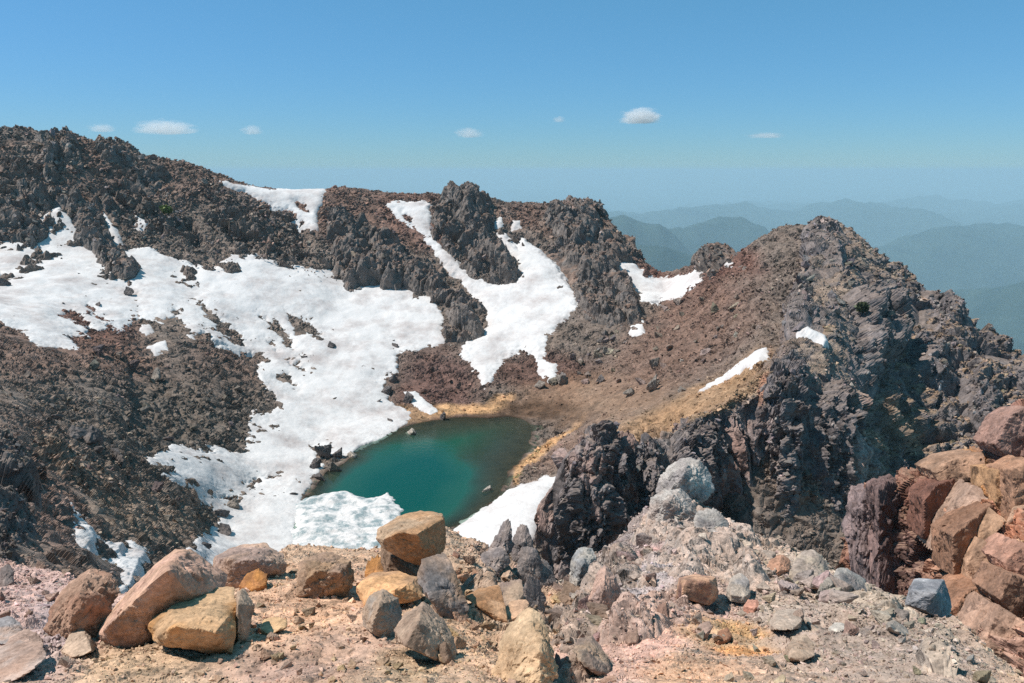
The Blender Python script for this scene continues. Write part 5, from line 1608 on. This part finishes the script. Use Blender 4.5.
rg = ridged(P, 5200, 3)
z = -1750 + 900 * (rg - .35) * smooth01((RR - 1500) / 3000)
for (px_, py_, Y_, sx, sy, wt_) in [(700, 207, 9000, 1500, 900, 1.0), (620, 206, 7600, 900, 700, 1.0), (660, 240, 5600, 1100, 600, 1.0), (560, 215, 7800, 1500, 700, .9),
                                    (760, 192, 17000, 4200, 1500, 1.0), (870, 199, 15000, 2200, 1200, .9), (640, 194, 16000, 3000, 1300, .9), (960, 222, 9500, 1500, 1100, 1.0), (1030, 216, 10500, 2400, 1400, 1.0), (1010, 262, 6500, 900, 700, .9),
                                    (1000, 300, 4800, 800, 500, .9), (1060, 250, 5600, 900, 600, .9), (900, 195, 24000, 6000, 2500, .9), (1100, 196, 20000, 4000, 2500, .9), (300, 200, 16000, 6000, 3000, .8)]:
    hx, hy, hz = at(px_, py_, Y_)
    g = np.exp(-((X - hx) / sx) ** 2 - ((Y - hy) / sy) ** 2)
    z = np.maximum(z, z + wt_ * (hz - z) * g * (.72 + .40 * rg))
vx, vy = at(885, 262, 8000)[0], 8000
P[..., 2] = z + fbm(P, 420, 4, 33) * 50 + (ridged(P, 1500, 43) - .4) * 260 * smooth01((RR - 2000) / 2000)
U, V_ = P.shape[:2]
used, q = grid_quads(np.ones((U, V_), bool))
M_HILL, nt, b = new_mat('forested_hills')
tc = node(nt, 'ShaderNodeTexCoord')
n1 = node(nt, 'ShaderNodeTexNoise')
n1.inputs['Scale'].default_value = .004
n1.inputs['Detail'].default_value = 8
cr_ = node(nt, 'ShaderNodeValToRGB')
cr_.color_ramp.elements[0].position = .35
cr_.color_ramp.elements[0].color = (.016, .032, .026, 1)
cr_.color_ramp.elements[1].position = .7
cr_.color_ramp.elements[1].color = (.042, .064, .048, 1)
nt.links.new(tc.outputs['Object'], n1.inputs['Vector'])
nt.links.new(n1.outputs['Fac'], cr_.inputs['Fac'])
nt.links.new(cr_.outputs['Color'], b.inputs['Base Color'])
b.inputs['Roughness'].default_value = .95
b.inputs['Specular IOR Level'].default_value = .1
hills = link_mesh('far_hills', P.reshape(-1, 3)[used], q[:, ::-1], M_HILL, None, True)
tag(hills, 'forested hills fading into blue haze far beyond the crater', kind='structure')

# ================================================================== HAZE
def box_mesh(name, lo_, hi_, mat):
    x0, y0, z0 = lo_
    x1, y1, z1 = hi_
    V = [(x0, y0, z0), (x1, y0, z0), (x1, y1, z0), (x0, y1, z0), (x0, y0, z1), (x1, y0, z1), (x1, y1, z1), (x0, y1, z1)]
    q = [(0, 3, 2, 1), (4, 5, 6, 7), (0, 1, 5, 4), (1, 2, 6, 5), (2, 3, 7, 6), (3, 0, 4, 7)]
    return link_mesh(name, V, q, mat)


M_HAZE = bpy.data.materials.new('haze')
M_HAZE.use_nodes = True
nt = M_HAZE.node_tree
nt.nodes.remove(nt.nodes['Principled BSDF'])
pv = nt.nodes.new('ShaderNodeVolumePrincipled')
pv.inputs['Color'].default_value = (.585, .80, .90, 1)
pv.inputs['Density'].default_value = 0.86e-4
pv.inputs['Anisotropy'].default_value = 0.0
nt.links.new(pv.outputs[0], nt.nodes['Material Output'].inputs['Volume'])
hz = box_mesh('haze', (-70000, -3000, -2600), (70000, 70000, 40), M_HAZE)
tag(hz, 'pale blue summer haze over the far hills', kind='stuff')

# ================================================================== CLOUDS
def cloud(px, py, wpx, hpx, label, dens, seed, Y=16000):
    r = np.random.default_rng(seed)
    c = np.array(at(px, py, Y))
    w, h = wpx * Y / F * .5, hpx * Y / F * .5
    D, T = ICO[5]
    V = D * np.array([w, w * .6, h], f32)
    n = fbm(D + f32(seed), .5, 4, seed) * .35 + 1
    V = V * n[:, None]
    V[:, 2] = np.where(V[:, 2] < -h * .35, -h * .35 + (V[:, 2] + h * .35) * .2, V[:, 2])
    m = bpy.data.materials.new('cloud_vapour')
    m.use_nodes = True
    nt = m.node_tree
    nt.nodes.remove(nt.nodes['Principled BSDF'])
    pv = nt.nodes.new('ShaderNodeVolumePrincipled')
    pv.inputs['Color'].default_value = (1, 1, 1, 1)
    pv.inputs['Anisotropy'].default_value = .2
    tc = nt.nodes.new('ShaderNodeTexCoord')
    mp = nt.nodes.new('ShaderNodeMapping')
    mp.inputs['Scale'].default_value = (1 / w, 1 / w, 1 / h)
    nt.links.new(tc.outputs['Object'], mp.inputs['Vector'])
    ns_ = nt.nodes.new('ShaderNodeTexNoise')
    ns_.inputs['Scale'].default_value = 2.3
    ns_.inputs['Detail'].default_value = 6
    ns_.inputs['Roughness'].default_value = .74
    ad = nt.nodes.new('ShaderNodeVectorMath')
    ad.operation = 'ADD'
    ad.inputs[1].default_value = (seed * 3.1, seed * 1.7, 0)
    nt.links.new(mp.outputs[0], ad.inputs[0])
    nt.links.new(ad.outputs[0], ns_.inputs['Vector'])
    ln = nt.nodes.new('ShaderNodeVectorMath')
    ln.operation = 'LENGTH'
    nt.links.new(mp.outputs[0], ln.inputs[0])
    sb = nt.nodes.new('ShaderNodeMath')
    sb.operation = 'MULTIPLY_ADD'
    nt.links.new(ln.outputs['Value'], sb.inputs[0])
    sb.inputs[1].default_value = -.50
    nt.links.new(ns_.outputs['Fac'], sb.inputs[2])
    rp = nt.nodes.new('ShaderNodeMapRange')
    rp.inputs['From Min'].default_value = .06
    rp.inputs['From Max'].default_value = .30
    rp.inputs['To Min'].default_value = 0
    rp.inputs['To Max'].default_value = dens
    nt.links.new(sb.outputs[0], rp.inputs['Value'])
    nt.links.new(rp.outputs[0], pv.inputs['Density'])
    nt.links.new(pv.outputs[0], nt.nodes['Material Output'].inputs['Volume'])
    o = link_mesh('cloud', V, None, m, None, True, None, tris=T)
    o.location = c
    tag(o, label, 'cloud', 'small clouds above the horizon')


cloud(641, 118, 46, 22, 'brightest small white puff of cloud, right of centre', .007, 1)
cloud(165, 129, 68, 20, 'longest white cloud, above the left rim', .003, 2)
cloud(102, 129, 30, 12, 'faint wisp left of the longest cloud', .003, 3)
cloud(252, 131, 24, 14, 'small white puff right of the longest cloud', .0035, 4)
cloud(469, 134, 32, 14, 'small pale cloud above the dark rock tower', .0035, 5)
cloud(559, 120, 14, 9, 'tiny pale cloud between the tower cloud and the brightest puff', .005, 6)
cloud(766, 136, 42, 8, 'thin flat wisp above the right-hand peak', .0025, 7)

# ================================================================== CAMERA, LIGHT, SKY
cam = bpy.data.cameras.new('camera')
cam.sensor_width = 36.0
cam.lens = F / W * 36.0
cam.clip_start = 0.05
cam.clip_end = 200000
co = bpy.data.objects.new('camera', cam)
COL.objects.link(co)
co.rotation_euler = (radians(90) - PITCH, 0, 0)
S.camera = co

SUN_AZ, SUN_EL = radians(-88), radians(58)        # azimuth from +Y towards +X
sl = bpy.data.lights.new('sun', 'SUN')
sl.energy = 5.0
sl.angle = radians(0.53)
sl.color = (1.0, 0.955, 0.89)
so = bpy.data.objects.new('sun', sl)
COL.objects.link(so)
so.rotation_euler = (radians(90) - SUN_EL, 0, -SUN_AZ + math.pi)
# the lamp shines along its -Z; aim it explicitly
from mathutils import Vector
sd = Vector((sin(SUN_AZ) * cos(SUN_EL), cos(SUN_AZ) * cos(SUN_EL), sin(SUN_EL)))
so.rotation_euler = sd.to_track_quat('Z', 'Y').to_euler()

wd_ = bpy.data.worlds.new('World')
S.world = wd_
wd_.use_nodes = True
nt = wd_.node_tree
sky = nt.nodes.new('ShaderNodeTexSky')
sky.sky_type = 'NISHITA'
sky.sun_disc = False
sky.sun_elevation = SUN_EL
sky.sun_rotation = SUN_AZ % (2 * math.pi)
sky.altitude = 1000
sky.air_density = 1.2
sky.dust_density = 0.0
sky.ozone_density = 10.0
bg = nt.nodes['Background']
tint = nt.nodes.new('ShaderNodeMix')
tint.data_type = 'RGBA'
tint.blend_type = 'MULTIPLY'
tint.inputs['Factor'].default_value = 1
tint.inputs[7].default_value = (0.48, 0.58, 0.94, 1)
nt.links.new(sky.outputs[0], tint.inputs[6])
glow = nt.nodes.new('ShaderNodeMix')
glow.data_type = 'RGBA'
glow.blend_type = 'ADD'
glow.inputs['Factor'].default_value = 1
glow.inputs[7].default_value = (0.45, 1.75, 1.0, 1)
nt.links.new(tint.outputs[2], glow.inputs[6])
nt.links.new(glow.outputs[2], bg.inputs['Color'])
bg.inputs['Strength'].default_value = 0.10

S.view_settings.view_transform = 'Standard'
S.view_settings.look = 'None'
S.view_settings.gamma = 1
S.view_settings.exposure = 0.0
S.render.engine = 'CYCLES'
S.cycles.max_bounces = 5
S.cycles.diffuse_bounces = 1
S.cycles.glossy_bounces = 2
S.cycles.transmission_bounces = 3
S.cycles.transparent_max_bounces = 8
S.cycles.volume_bounces = 3
S.cycles.use_denoising = False
